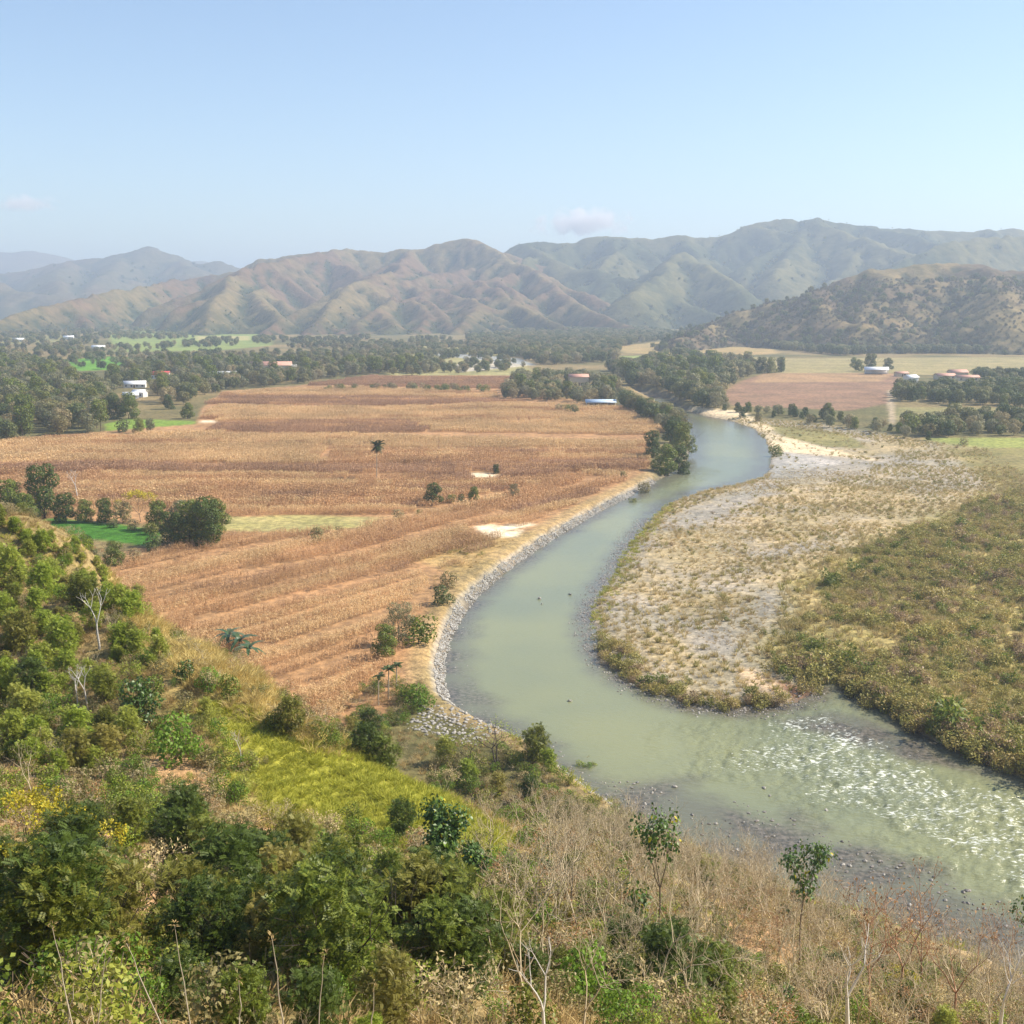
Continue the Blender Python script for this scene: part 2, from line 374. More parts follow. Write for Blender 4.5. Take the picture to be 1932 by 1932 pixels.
    paint([(1450, 815), (1540, 840), (1660, 868), (1640, 876), (1520, 855), (1460, 850), (1440, 820)], (0.72, 0.60, 0.42), 3, z=1.0)
    paint([(1290, 770), (1400, 782), (1460, 808), (1456, 822), (1400, 800), (1320, 784)], (0.66, 0.55, 0.38), 3, z=0.6)
    for q in ([(1260, 975), (1400, 915), (1460, 900), (1470, 930), (1330, 985), (1240, 1010), (1200, 1060)], [(1290, 1190), (1380, 1180), (1420, 1190), (1380, 1230), (1300, 1225)], [(1440, 1115), (1470, 1110), (1460, 1180), (1420, 1180)], [(1460, 900), (1560, 900), (1700, 880), (1740, 870), (1640, 868), (1480, 850)], [(1390, 1040), (1560, 1020), (1600, 1035), (1450, 1060)]):
        paint(q, (0.29, 0.275, 0.25), 12, z=1.0, c2=(0.37, 0.345, 0.30), warp=14)
    paint([(1480, 850), (1600, 872), (1560, 880), (1480, 885), (1455, 900), (1455, 865)], (0.42, 0.41, 0.40), 4, z=1.0)
    paint([(1390, 1255), (1430, 1265), (1500, 1300), (1545, 1305), (1500, 1325), (1440, 1300), (1400, 1290)], (0.60, 0.46, 0.32), 2, z=1.0)
    paint([(1460, 1282), (1545, 1306), (1560, 1296), (1545, 1314), (1500, 1320)], (0.30, 0.17, 0.11), 1.5, z=0.8)
    # wet margins and stony bank
    k = (smooth(1 - (d - 0.5) / 2.0))[..., None] * 0.75
    C[:] = C * (1 - k) + np.array([0.12, 0.105, 0.09]) * k
    return np.clip(C, 0.01, 0.9)

nr, nc = 620, 560
ys = np.geomspace(62, 14000, nr); a = np.linspace(-0.62, 0.62, nc)
X = ys[:, None] * np.sinh(a * 1.0)[None, :] * 1.15 + 0 * ys[:, None]; Y = np.repeat(ys[:, None], nc, 1)
Z = valley(X, Y)
D = sdist(X, Y, RIVER) + river_warp(X, Y)
me = mesh_from('valley_floor', np.stack([X, Y, Z], -1).reshape(-1, 3), grid_faces(nr, nc), None, True)
CC = ground_colours(X, Y, D)
col_attr(me, 'col', CC.reshape(-1, 3))
grav = smooth(0.5 - sdist(X, Y, BAR) / 12) + smooth(1 - (D - 6) / 4) * (D > -1)
f_attr(me, 'gravel', np.clip(grav, 0, 1).ravel())
m = N('valley_soil')
c = m.attr('col')
c = m.mix(0.85, c, m.mix(m.ramp(m.noise(0.55, 5), 0.3, 0.7), (0.62, 0.62, 0.62), (1.35, 1.3, 1.2)), 'MULTIPLY')
c = m.mix(0.6, c, m.mix(m.ramp(m.noise(0.035, 4), 0.35, 0.65), (0.75, 0.78, 0.75), (1.2, 1.15, 1.1)), 'MULTIPLY')
vr = m.n('ShaderNodeTexVoronoi'); vr.inputs['Scale'].default_value = 2.4; m.l(m.pos(), vr.inputs['Vector'])
st = m.mix(1.0, c, m.mix(vr.outputs['Color'], (0.6, 0.6, 0.6), (1.35, 1.3, 1.25)), 'MULTIPLY')
c = m.mix(m.math('MULTIPLY', m.attr('gravel', 'Fac'), 0.75), c, st)
M['valley'] = m.done(c, 0.95, 0.1, m.bump(m.noise(1.2, 5), 0.7, 0.35))
me.materials.append(M['valley'])
vo = link('valley_floor', me); tag(vo, 'flat valley floor of brown fields, gravel and grass', kind='structure')

# land behind and beside the photographer, out of frame, so that the world goes on
# ------------------------------------------------------------------ river
fr = np.geomspace(66, 760, 560); aa = np.linspace(-0.16, 0.74, 520)
X = fr[:, None] * aa[None, :]; Y = np.repeat(fr[:, None], len(aa), 1)
D = sdist(X, Y, RIVER) + river_warp(X, Y)
RAPID = gp([(1300, 1395), (1440, 1352), (1500, 1330), (1590, 1318), (1640, 1360), (1800, 1440), (1932, 1490), (2300, 1600), (2300, 1990), (1932, 1735), (1800, 1655), (1650, 1580), (1500, 1515), (1330, 1450)], 0)
RAPID2 = gp([(1230, 900), (1300, 875), (1340, 890), (1290, 925), (1215, 950), (1190, 945)], 0)
SHAL = gp([(1120, 1470), (1300, 1480), (1480, 1540), (1700, 1625), (1932, 1715), (2200, 1800), (2100, 2050), (1800, 1850), (1500, 1700), (1300, 1610)], 0)
SHAL2 = gp([(1470, 1362), (1560, 1338), (1640, 1352), (1760, 1410), (1880, 1470), (1700, 1432), (1560, 1385)], 0)
SHAL3 = gp([(835, 1180), (890, 1180), (900, 1300), (1000, 1370), (1100, 1470), (1200, 1540), (1060, 1460), (850, 1330)], 0)
nn = fbm(X / 6, Y / 6, 41); n4 = fbm(X / 1.6, Y / 1.6, 42, 3)
rp = smooth(0.5 - (sdist(X, Y, RAPID) + (nn - 0.5) * 14) / 16) + 0.6 * smooth(0.5 - (sdist(X, Y, RAPID2) + (nn - 0.5) * 10) / 10)
rp = np.clip(rp, 0, 1)
sh = smooth(0.5 - (sdist(X, Y, SHAL) + (nn - 0.5) * 12) / 9) * 1.0 + smooth(0.5 - (sdist(X, Y, SHAL2) + (nn - 0.5) * 4) / 4) * 1.0 + 0.75 * smooth(0.5 - (sdist(X, Y, SHAL3) + (nn - 0.5) * 6) / 6)
edge_soft = smooth((Y - 300) / 150) * 6
sh = np.clip(np.maximum(sh, smooth(1 + D / (4.0 + edge_soft + 4 * nn))), 0, 1)
Zw = 0.02 * (n4 - 0.5) + rp * ((fbm(X / 1.1, Y / 0.8, 43, 3) - 0.5) * 0.85)
keep = D < 1.5
F = grid_faces(*X.shape); kf = keep.ravel()[F].any(1); F = F[kf]
used = np.unique(F); mp_ = -np.ones(X.size, int); mp_[used] = np.arange(len(used))
V = np.stack([X, Y, Zw], -1).reshape(-1, 3)[used]
me = mesh_from('river', V, mp_[F], None, True)
f_attr(me, 'rapid', rp.ravel()[used]); f_attr(me, 'shallow', sh.ravel()[used])
m = N('river_water')
deep = m.mix(m.ramp(m.noise(0.018, 3), 0.35, 0.65), (0.185, 0.205, 0.12), (0.235, 0.245, 0.12))
bedc = m.mix(m.ramp(m.noise(1.3, 5, rough=0.7), 0.38, 0.66), (0.050, 0.044, 0.036), (0.185, 0.155, 0.125))
bedc = m.mix(m.ramp(m.noise(0.11, 4), 0.40, 0.62), bedc, (0.135, 0.135, 0.095))
shf = m.attr('shallow', 'Fac')
c = m.mix(m.math('MULTIPLY', shf, 0.9), deep, bedc)
fl = ((1.0, 2.2, 1.0), math.radians(35))
f1 = m.math('ADD', m.math('MULTIPLY', m.noise(1.15, 5, rough=0.62, stretch=fl), 0.8), m.math('MULTIPLY', m.noise(0.13, 2, stretch=fl), 0.24))
thr = m.math('SUBTRACT', 0.82, m.math('MULTIPLY', m.attr('rapid', 'Fac'), 0.28))
fo = m.n('ShaderNodeMapRange', interpolation_type='SMOOTHSTEP'); m.l(f1, fo.inputs[0]); m.l(thr, fo.inputs[1]); m.l(m.math('ADD', thr, 0.11), fo.inputs[2])
foam = m.math('MULTIPLY', fo.outputs[0], m.math('MULTIPLY', m.ramp(m.attr('rapid', 'Fac'), 0.02, 0.3), 0.85))
c = m.mix(foam, c, (0.78, 0.81, 0.74))
rgh = m.math('MULTIPLY_ADD', foam, 0.5, 0.16)
bh = m.math('ADD', m.math('MULTIPLY', m.noise(0.9, 4, stretch=fl), m.math('MULTIPLY_ADD', m.attr('rapid', 'Fac'), 1.6, 0.22)), m.math('MULTIPLY', m.noise(5, 2), 0.05))
M['water'] = m.done(c, rgh, 0.2, m.bump(bh, 0.5, 0.5))
me.materials.append(M['water'])
ro = link('river', me); tag(ro, 'milky jade green river bending round a gravel bar, with white rapids', kind='structure')

# ------------------------------------------------------------------ near hillside
xs = np.arange(-175, 150.1, 1.0); yy = np.arange(-16, 262, 1.0)
X, Y = np.meshgrid(xs, yy); Z = hill(X, Y)
GOLD = hp([(205, 1100), (300, 1175), (430, 1250), (530, 1318), (640, 1410), (610, 1425), (500, 1350), (400, 1300), (300, 1260), (240, 1200)])
GREEN = hp([(400, 1335), (480, 1350), (640, 1425), (740, 1455), (850, 1508), (990, 1585), (960, 1620), (870, 1610), (720, 1600), (600, 1570), (500, 1500), (430, 1410)])
RIGHTSL = hp([(1010, 1560), (1060, 1480), (1200, 1570), (1500, 1710), (1932, 1870), (2100, 1990), (1900, 2100), (1400, 1932), (1100, 1932), (960, 1750)])
SOIL = [hp(p) for p in ([(270, 1410), (330, 1430), (420, 1480), (380, 1500), (300, 1470)], [(200, 1640), (310, 1590), (320, 1770), (225, 1830)],
                        [(420, 1560), (570, 1525), (540, 1650), (440, 1680)], [(0, 1440), (60, 1450), (40, 1560), (0, 1580)], [(150, 1560), (240, 1580), (220, 1640), (160, 1620)],
                        [(180, 1830), (260, 1840), (250, 1900), (190, 1890)], [(1300, 1690), (1420, 1720), (1560, 1800), (1480, 1830), (1340, 1760)])]
n1 = fbm(X / 7, Y / 7, 51)[..., None]; n2 = fbm(X / 2.2, Y / 2.2, 52)[..., None]
C = np.array([0.18, 0.16, 0.06]) * (1 - n1) + np.array([0.42, 0.30, 0.15]) * n1
def hpaint(P, c1, c2, soft):
    global C
    k = smooth(0.5 - (sdist(X, Y, P) + (n1[..., 0] - 0.5) * soft * 2) / soft)[..., None]
    C = C * (1 - k) + (np.array(c1) * (1 - n2) + np.array(c2) * n2) * k
hpaint(RIGHTSL, (0.34, 0.27, 0.13), (0.54, 0.43, 0.23), 8)
hpaint(GOLD, (0.46, 0.33, 0.11), (0.60, 0.46, 0.20), 4)
hpaint(GREEN, (0.28, 0.29, 0.04), (0.42, 0.40, 0.07), 4)
for P in SOIL: hpaint(P, (0.46, 0.28, 0.14), (0.62, 0.40, 0.22), 1.5)
vz = valley(X, Y)
near_f = (Z > vz - 1.2)
F = grid_faces(*X.shape); kf = near_f.ravel()[F].any(1); F = F[kf]
used = np.unique(F); mp_ = -np.ones(X.size, int); mp_[used] = np.arange(len(used))
me = mesh_from('hillside', np.stack([X, Y, Z], -1).reshape(-1, 3)[used], mp_[F], None, True)
col_attr(me, 'col', C.reshape(-1, 3)[used])
m = N('hillside_soil'); c = m.attr('col')
c = m.mix(0.9, c, m.mix(m.ramp(m.noise(1.1, 6, rough=0.65), 0.3, 0.7), (0.5, 0.5, 0.45), (1.35, 1.3, 1.25)), 'MULTIPLY')
M['hill'] = m.done(c, 0.95, 0.1, m.bump(m.noise(2.5, 5), 0.8, 0.3)); me.materials.append(M['hill'])
ho = link('hillside', me); tag(ho, 'steep overgrown hillside falling from the viewpoint to the river', kind='structure')

s_ = 20000.0
me = mesh_from('ground', [(-8900, -390, -6), (8900, -390, -6), (8900, 15450, -6), (-8900, 15450, -6)], [(0, 1, 2, 3)], plain('far_ground', (0.16, 0.15, 0.08), 0.95, 0.3, 0.01))
tag(link('ground', me), 'plain beyond the valley', kind='structure')

# ------------------------------------------------------------------ mountains
def segs_height(X, Y, SG, slope, rnd):
    H = np.full(X.shape, -1e3)
    for (x0, y0, z0, x1, y1, z1, k) in SG:
        d2, t = seg_d2(X, Y, x0, y0, x1, y1)
        d = np.sqrt(d2 + rnd * rnd) - rnd
        H = np.maximum(H, z0 + (z1 - z0) * t - d * slope * k)
    return H
def ridge_net(rng, crest, foot_y, spacing, drift, power=1.25, back=True, sub=True, lean=0.0):
    """Crest line, spurs running down to the foot of the range, and side spurs."""
    SG = []
    P = np.array(crest)
    for i in range(len(P) - 1): SG.append((*P[i], *P[i + 1], 1.0))
    L = np.concatenate([[0], np.cumsum(np.hypot(*np.diff(P[:, :2], axis=0).T))])
    s = spacing * 0.4
    while s < L[-1]:
        p = np.array([np.interp(s, L, P[:, k]) for k in range(3)])
        for sg in ((1, -1) if back else (1,)):
            n = 9; z0 = p[2]; y_end = foot_y(p[0]) if sg > 0 else p[1] + (p[1] - foot_y(p[0])) * 0.7
            q = p.copy(); dirx = rng.normal(lean, drift); run = (p[1] - y_end)
            bx = rng.uniform(0.75, 1.35)
            for i in range(n):
                f = (i + 1) / n
                dirx += rng.normal(0, drift * 0.5)
                dirx *= 0.85; r = q.copy(); r[1] = p[1] - run * f; r[0] = q[0] + abs(run) / n * dirx - (q[0] / p[1]) * run / n * 0.8
                r[2] = 3 + (z0 - 3) * (1 - f) ** (power * bx) + rng.uniform(-0.02, 0.02) * z0 * (1 - f)
                SG.append((*q, *r, 1.0))
                if sub and sg > 0 and 0 < i < n - 1:
                    for side in (-1, 1):
                        if rng.rand() < 0.75:
                            ln = abs(run) / n * rng.uniform(0.9, 2.0); ang = rng.uniform(0.5, 1.1)
                            e = (r[0] + side * ln * math.sin(ang), r[1] - ln * math.cos(ang), r[2] - ln * rng.uniform(0.32, 0.5))
                            SG.append((*r, *e, 1.25))
                q = r
        s += spacing * rng.uniform(0.65, 1.35)
    return SG
def crest_d(X, Y, crest):
    cx = np.array([c[0] for c in crest]); cy_ = np.array([c[1] for c in crest])
    return np.abs(Y - np.interp(X, cx, cy_))
def mountain(name, label, crest_px, dist, foot, step, spacing, slope, cols, seed, drift=0.35, power=1.2, rnd=6, extra=(), rough=1.0, lean=0.0, foot_col=None, treeline=0.0, yback=0.8):
    rng = np.random.RandomState(seed)
    crest = [at(u, v, (dist(u) if callable(dist) else dist)) for u, v in crest_px]
    fy = foot if callable(foot) else (lambda x: foot)
    SG = ridge_net(rng, crest, fy, spacing, drift, power, lean=lean)
    for e in extra:                                        # hand placed ridges: list of (u, v, Y)
        Q = [at(*q) for q in e]
        for i in range(len(Q) - 1): SG.append((*Q[i], *Q[i + 1], 1.0))
        SG += ridge_net(rng, Q, lambda x, Q=Q: Q[0][1] - (Q[0][1] - fy(x)) * 0.6, spacing * 0.6, drift, power, back=False) if len(Q) > 1 else []
    cx = np.array([c[0] for c in crest]); cyy = np.array([c[1] for c in crest])
    x0, x1 = cx.min() - 150, cx.max() + 150; y1 = cyy.max(); y0 = min(fy(x) for x in np.linspace(x0, x1, 9)) - 60
    xs = np.arange(x0, x1, step); yy = np.arange(y0, y1 + (y1 - y0) * yback, step * 1.15)
    X, Y = np.meshgrid(xs, yy)
    W = spacing * 0.12
    Xw = X + (fbm(X / spacing, Y / spacing, seed + 1) - 0.5) * W * 2; Yw = Y
    H = segs_height(Xw, Yw, SG, slope, rnd)
    big = crest[0][2] * 0 + max(c[2] for c in crest)
    H = H + rough * ((fbm(X / (spacing * 0.25), Y / (spacing * 0.4), seed + 2, 5) - 0.5) * big * 0.07) * smooth(H / (big * 0.3))
    rill = 1 - np.abs(2 * fbm((X + (Y - 3000) * 0.25) / (spacing * 0.22), Y / (spacing * 0.9), seed + 9, 3) - 1); rill2 = 1 - np.abs(2 * fbm((X - (Y - 3000) * 0.3) / (spacing * 0.12), Y / (spacing * 0.4), seed + 10, 2) - 1)
    H = H + rough * (rill - 0.7) * spacing * 0.075 * smooth(H / (big * 0.25)) * smooth((crest_d(X, Y, crest)) / (spacing * 0.8)) + rough * (rill2 - 0.7) * spacing * 0.03 * smooth(H / (big * 0.2))
    H = np.maximum(H, -5)
    # keep the traced skyline: pull the crest itself back onto its line
    gy, gx = np.gradient(H, yy[1] - yy[0], step)
    lap = np.gradient(gx, axis=1) / step + np.gradient(gy, axis=0) / (yy[1] - yy[0])
    k = max(1, int(spacing * 0.05 / step))
    lp = lap.copy()
    for _ in range(k + 1):
        lp[1:-1, 1:-1] = (lp[:-2, 1:-1] + lp[2:, 1:-1] + lp[1:-1, :-2] + lp[1:-1, 2:] + lp[1:-1, 1:-1] * 2) / 6
    gul = smooth(lp / (np.std(lp) * 1.1) - 0.1)
    n1 = fbm(X / (spacing * 1.3), Y / (spacing * 1.3), seed + 5); n2 = fbm(X / (spacing * 0.12), Y / (spacing * 0.12), seed + 6)
    a, b, g = (np.array(c) for c in cols)
    t = smooth((n1 * 0.75 + n2 * 0.25 - 0.38) / 0.24)[..., None]
    C = a * (1 - t) + b * t
    low = smooth(1 - (H - 5) / (big * (0.10 + 0.22 * n1)))
    gk = np.clip(gul * (0.55 + 0.9 * smooth((n2 - 0.35) / 0.3)) + low * smooth((n2 - 0.3) / 0.3) * 0.8 + treeline * smooth((n2 - 0.42) / 0.2), 0, 1)[..., None]
    C = C * (1 - gk) + g * gk
    me = mesh_from(name, np.stack([X, Y, H], -1).reshape(-1, 3), grid_faces(*X.shape), None, True)
    col_attr(me, 'col', C.reshape(-1, 3))
    me.materials.append(M['mountain'])
    o = link(name, me); tag(o, label, kind='structure')
    return X, Y, H, gk[..., 0], crest
m = N('mountain_cover'); c = m.attr('col')
c = m.mix(0.75, c, m.mix(m.ramp(m.noise(0.045, 6, rough=0.7), 0.36, 0.64), (0.62, 0.68, 0.62), (1.28, 1.22, 1.18)), 'MULTIPLY')
c = m.mix(m.math('MULTIPLY', m.ramp(m.noise(0.09, 4, rough=0.6), 0.60, 0.68), 0.5), c, (0.05, 0.07, 0.03))
M['mountain'] = m.done(c, 0.95, 0.05, m.bump(m.noise(0.04, 7, rough=0.65), 0.7, 8))

TANH = ((0.155, 0.098, 0.060), (0.185, 0.142, 0.068), (0.042, 0.054, 0.027))
GRNH = ((0.066, 0.075, 0.034), (0.14, 0.128, 0.055), (0.030, 0.045, 0.021))
RUSH = ((0.14, 0.10, 0.065), (0.23, 0.175, 0.085), (0.07, 0.07, 0.04))
MT = {}
MT['A'] = mountain('mountain', 'dry tan eroded mountain with sharp spurs, left of centre across the valley',
    [(60, 620), (200, 590), (270, 560), (345, 528), (455, 508), (490, 490), (560, 480), (622, 471), (660, 470), (720, 474), (800, 468), (850, 454), (890, 449), (920, 462), (945, 476), (1010, 500), (1100, 520)],
    3500, 2150, 8, 150, 0.78, TANH, 101, 0.34, 0.95, rnd=4,
    extra=([(640, 626, 2250), (700, 590, 2450), (760, 562, 2650), (840, 545, 2800), (905, 528, 2850), (960, 520, 3000)], [(905, 528, 2850), (950, 560, 2600), (1010, 590, 2400), (1060, 612, 2250)]))
MT['B'] = mountain('mountain', 'long green brown mountain range rising to the highest peaks on the right skyline',
    [(860, 520), (945, 478), (975, 462), (1010, 457), (1050, 458), (1085, 462), (1105, 451), (1150, 445), (1200, 451), (1250, 447), (1290, 443), (1310, 448), (1370, 445), (1400, 430),
     (1440, 417), (1480, 410), (1510, 417), (1540, 408), (1580, 420), (1640, 427), (1700, 433), (1760, 437), (1800, 439), (1860, 435), (1900, 431), (1960, 440), (2100, 430), (2250, 470)],
    3900, 2500, 10, 190, 0.70, GRNH, 202, 0.34, 1.0, rnd=7,
    extra=([(1150, 445, 3900), (1180, 500, 3500), (1130, 560, 3000), (1090, 590, 2700)], [(1290, 474, 3300), (1240, 520, 3000), (1190, 560, 2750)], [(1290, 474, 3300), (1360, 520, 3000), (1420, 560, 2750)], [(2050, 440, 3300), (1880, 447, 3200), (1800, 455, 3100), (1730, 480, 3000), (1620, 530, 2850)], [(1540, 408, 3900), (1500, 470, 3500), (1470, 520, 3150)]))
MT['C'] = mountain('mountain', 'hazy blue grey mountain with a rounded peak at the far left',
    [(-300, 540), (-150, 525), (0, 515), (60, 510), (110, 498), (165, 488), (200, 487), (240, 478), (280, 466), (310, 477), (345, 491), (372, 497), (412, 492), (440, 504), (500, 520), (620, 540)],
    5600, 3700, 17, 330, 0.5, ((0.15, 0.11, 0.07), (0.12, 0.105, 0.06), (0.05, 0.06, 0.035)), 303, 0.3, 1.1, rnd=24,
    extra=([(-250, 560, 4300), (-60, 532, 4300), (0, 535, 4300), (90, 560, 4200), (170, 575, 4000)],))
MT['D'] = mountain('mountain', 'faintest pale blue mountain behind the far left range',
    [(-700, 510), (-300, 492), (-120, 480), (0, 476), (60, 473), (110, 482), (165, 497), (250, 504), (330, 492), (400, 495), (470, 507), (600, 520), (800, 540)],
    8800, 7600, 45, 650, 0.4, TANH, 404, 0.3, 1.0, rnd=60)
MT['E'] = mountain('hill', 'brown wooded hill with a bare tan top on the right, nearest of the hills',
    [(1290, 640), (1345, 612), (1400, 586), (1460, 571), (1510, 560), (1560, 541), (1600, 522), (1645, 507), (1690, 509), (1730, 501), (1800, 497), (1855, 500), (1895, 513), (1940, 512), (2050, 500), (2200, 520)],
    lambda u: 1750 + (u - 1300) * 0.25, lambda x: 1400 - max(0, (x - 330)) * 0.1, 6, 120, 0.55, RUSH, 505, 0.35, 0.75, rnd=10, treeline=0.35,
    extra=([(1585, 600, 1600), (1640, 560, 1660), (1700, 540, 1700), (1770, 530, 1720), (1850, 526, 1730), (1932, 540, 1730), (2050, 545, 1720)],))

# ------------------------------------------------------------------ plants
def branch_net(rng, Ht, trunk=0.35, levels=3, nch=(3, 4), ang=(25, 55), lr=0.7, wig=0.12, up=0.12, lean=0.0, r0=None, first=0.5, side=0.0):
    r0 = r0 or Ht * 0.018
    S, T = [], []
    def rot(d, a, az):
        t = np.cross(d, [0.3, 0.1, 1.0] if abs(d[2]) < 0.95 else [1.0, 0, 0]); t /= np.linalg.norm(t); b = np.cross(d, t)
        return d * math.cos(a) + (t * math.cos(az) + b * math.sin(az)) * math.sin(a)
    def grow(p, d, L, r, lev):
        n = 3 if lev < levels else 2
        re = max(r * 0.66, 0.011)
        for i in range(n):
            d = d + rng.normal(0, wig, 3) + np.array([0, 0, up]); d /= np.linalg.norm(d)
            q = p + d * L / n; ra = r + (re - r) * i / n; rb = r + (re - r) * (i + 1) / n
            S.append((p, q, ra, rb))
            if lev < levels and side and i >= 0 and rng.rand() < side:
                grow(q, rot(d, math.radians(rng.uniform(*ang)), rng.uniform(0, 6.28)), L * lr * rng.uniform(0.6, 0.95), rb * 0.6, lev + 1)
            p = q
        if lev < levels:
            k = rng.randint(nch[0], nch[1] + 1); az = rng.uniform(0, 6.28)
            for j in range(k):
                grow(p, rot(d, math.radians(rng.uniform(*ang)), az + 6.28 * j / k + rng.normal(0, 0.3)), L * lr * rng.uniform(0.75, 1.2), re * 0.75, lev + 1)
        else: T.append((p, d))
    d0 = np.array([lean, 0, 1.0]); d0 /= np.linalg.norm(d0)
    L0 = Ht * trunk
    S.append((np.array([0, 0, -0.4 - 0.03 * Ht]), np.zeros(3), r0 * 1.2, r0))
    # first level length differs from its children
    lr_save = lr
    grow_first = L0
    p = np.zeros(3); d = d0
    for i in range(4):
        d = d + rng.normal(0, wig * 0.5, 3); d /= np.linalg.norm(d); q = p + d * L0 / 4
        S.append((p, q, r0 * (1 - 0.1 * i), r0 * (0.9 - 0.1 * i))); p = q
    k = rng.randint(nch[0], nch[1] + 1); az = rng.uniform(0, 6.28)
    for j in range(k):
        grow(p, rot(d, math.radians(rng.uniform(*ang)) * (0.3 if j == 0 else 1), az + 6.28 * j / k), Ht * first * (1 - trunk) * rng.uniform(0.8, 1.15), r0 * 0.45, 2)
    zm = max(t[0][2] for t in T); f = Ht / zm
    S = [(a * f, b * f, c, e) for a, b, c, e in S]; T = [(a * f, b) for a, b in T]
    return S, T
def tubes(name, S, mat, sides=4):
    A = np.array([s[0] for s in S]); B = np.array([s[1] for s in S]); ra = np.array([s[2] for s in S]); rb = np.array([s[3] for s in S])
    d = B - A; d /= np.linalg.norm(d, axis=1)[:, None] + 1e-9
    h = np.where(np.abs(d[:, 2:3]) < 0.9, np.array([[0, 0, 1.0]]), np.array([[1.0, 0, 0]]))
    t = np.cross(d, h); t /= np.linalg.norm(t, axis=1)[:, None]; b = np.cross(d, t)
    V = []
    for P, r in ((A, ra), (B, rb)):
        for k in range(sides):
            a = 6.2832 * k / sides
            V.append(P + (t * math.cos(a) + b * math.sin(a)) * r[:, None])
    V = np.stack(V, 1); n = len(S); base = np.arange(n)[:, None, None] * 2 * sides
    f = np.array([[k, (k + 1) % sides, sides + (k + 1) % sides, sides + k] for k in range(sides)])
    return mesh_from(name, V.reshape(-1, 3), (f[None] + base).reshape(-1, 4), mat, True)
def rnd_dir(rng, n):
    v = rng.normal(0, 1, (n, 3)); return v / np.linalg.norm(v, axis=1)[:, None]
def leaf_quads(name, P, D, Nn, L, W, mat, fold=0.25):
    """rhombic leaves: root, left, tip, right"""
    D = D / (np.linalg.norm(D, axis=1)[:, None] + 1e-9)
    S = np.cross(D, Nn); S /= np.linalg.norm(S, axis=1)[:, None] + 1e-9; U = np.cross(S, D)
    L = np.asarray(L).reshape(-1, 1); W = np.asarray(W).reshape(-1, 1)
    a = P; c = P + D * L; m_ = P + D * L * 0.45 + U * L * fold * 0.3
    b = m_ - S * W * 0.5 + U * L * fold * 0.2; e = m_ + S * W * 0.5 + U * L * fold * 0.2
    V = np.stack([a, b, c, e], 1).reshape(-1, 3); n = len(P)
    me = mesh_from(name, V, np.arange(n * 4).reshape(n, 4), mat)
    return me
def crown(name, rng, T, per, rad, L, W, mat, flat=0.7, out=0.5, droop=0.0):
    C = np.array([t[0] for t in T]); n = len(C) * per
    c = np.repeat(C, per, 0); v = rnd_dir(rng, n); r = rad * rng.uniform(0.35, 1.0, n) ** 0.6
    P = c + v * r[:, None] * np.array([1, 1, flat])
    ctr = C.mean(0); o = P - ctr; o /= np.linalg.norm(o, axis=1)[:, None] + 1e-9
    D = rnd_dir(rng, n) + o * out + np.array([0, 0, -droop])
    Nn = rnd_dir(rng, n) * 0.8 + o * 0.6 + np.array([0, 0, 0.9])
    return leaf_quads(name, P, D, Nn, L * rng.uniform(0.6, 1.3, n), W * rng.uniform(0.7, 1.2, n), mat)
def pinnate(name, rng, T, fronds, rad, L, mat, pairs=6):
    """feathery leaves made of paired narrow leaflets on the twig tips"""
    C = np.array([t[0] for t in T]); n = len(C) * fronds
    c = np.repeat(C, fronds, 0); v = rnd_dir(rng, n); P = c + v * (rad * rng.uniform(0.1, 1, n) ** 0.7)[:, None]
    D = rnd_dir(rng, n) * 0.8 + v * 0.7 + np.array([0, 0, 0.1]); D /= np.linalg.norm(D, axis=1)[:, None]
    U = rnd_dir(rng, n) * 0.5 + np.array([0, 0, 1.0]); S = np.cross(D, U); S /= np.linalg.norm(S, axis=1)[:, None]; U = np.cross(S, D)
    LL = L * rng.uniform(0.7, 1.25, n)
    pts, dd, nn = [], [], []
    for k in range(pairs):
        f = (k + 0.5) / pairs
        for sg in (-1, 1):
            pts.append(P + D * (LL * f)[:, None] - U * (LL * f * f * 0.3)[:, None]); dd.append(S * sg + D * 0.45); nn.append(U)
    pts = np.concatenate(pts); m_ = len(pts)
    return leaf_quads(name, pts, np.concatenate(dd), np.concatenate(nn), np.tile(LL, 2 * pairs) * 0.42, np.tile(LL, 2 * pairs) * 0.17, mat, 0.1)

def lobe_points(rng, Ht, R, nl, n, zlo=0.15, lobe=0.42, gap=0.0, sh=0.72):
    """points and outward directions on a cluster of rounded leaf masses"""
    c, r = [], []
    for i in range(nl):
        z = zlo + (1 - zlo) * (i + 0.5) / nl; w = math.sin(math.pi * min(0.97, 0.22 + 0.72 * (z - zlo) / (1 - zlo))) ** 0.6
        a = i * 2.4 + rng.uniform(-.5, .5); q = R * w * rng.uniform(0.25, 0.75); rr = R * lobe * rng.uniform(0.75, 1.2) * (0.75 + 0.35 * w)
        c.append((math.cos(a) * q, math.sin(a) * q, min(z * Ht, Ht - rr * 0.8))); r.append(rr)
    c, r = np.array(c), np.array(r); pr = r ** 2 / (r ** 2).sum(); m_ = int(n * 1.7)
    k = rng.choice(nl, m_, p=pr); v = rnd_dir(rng, m_); P = c[k] + v * (r[k] * rng.uniform(sh, 1.06 if sh > 0.7 else 1.25, m_))[:, None] * np.array([1, 1, 0.85])
    ok = P[:, 2] > 0.02 * Ht
    for j in range(nl): ok &= (sh < 0.7) | (np.linalg.norm((P - c[j]) / np.array([1, 1, 0.85]), axis=1) > r[j] * 0.78) | (k == j)
    if gap:
        g_ = fbm(P[:, 0] / (R * 0.3) + P[:, 2], P[:, 1] / (R * 0.3) + P[:, 2] * 0.7, 5, 2); ok &= g_ > gap
    P, v = P[ok][:n], v[ok][:n]; return P, v
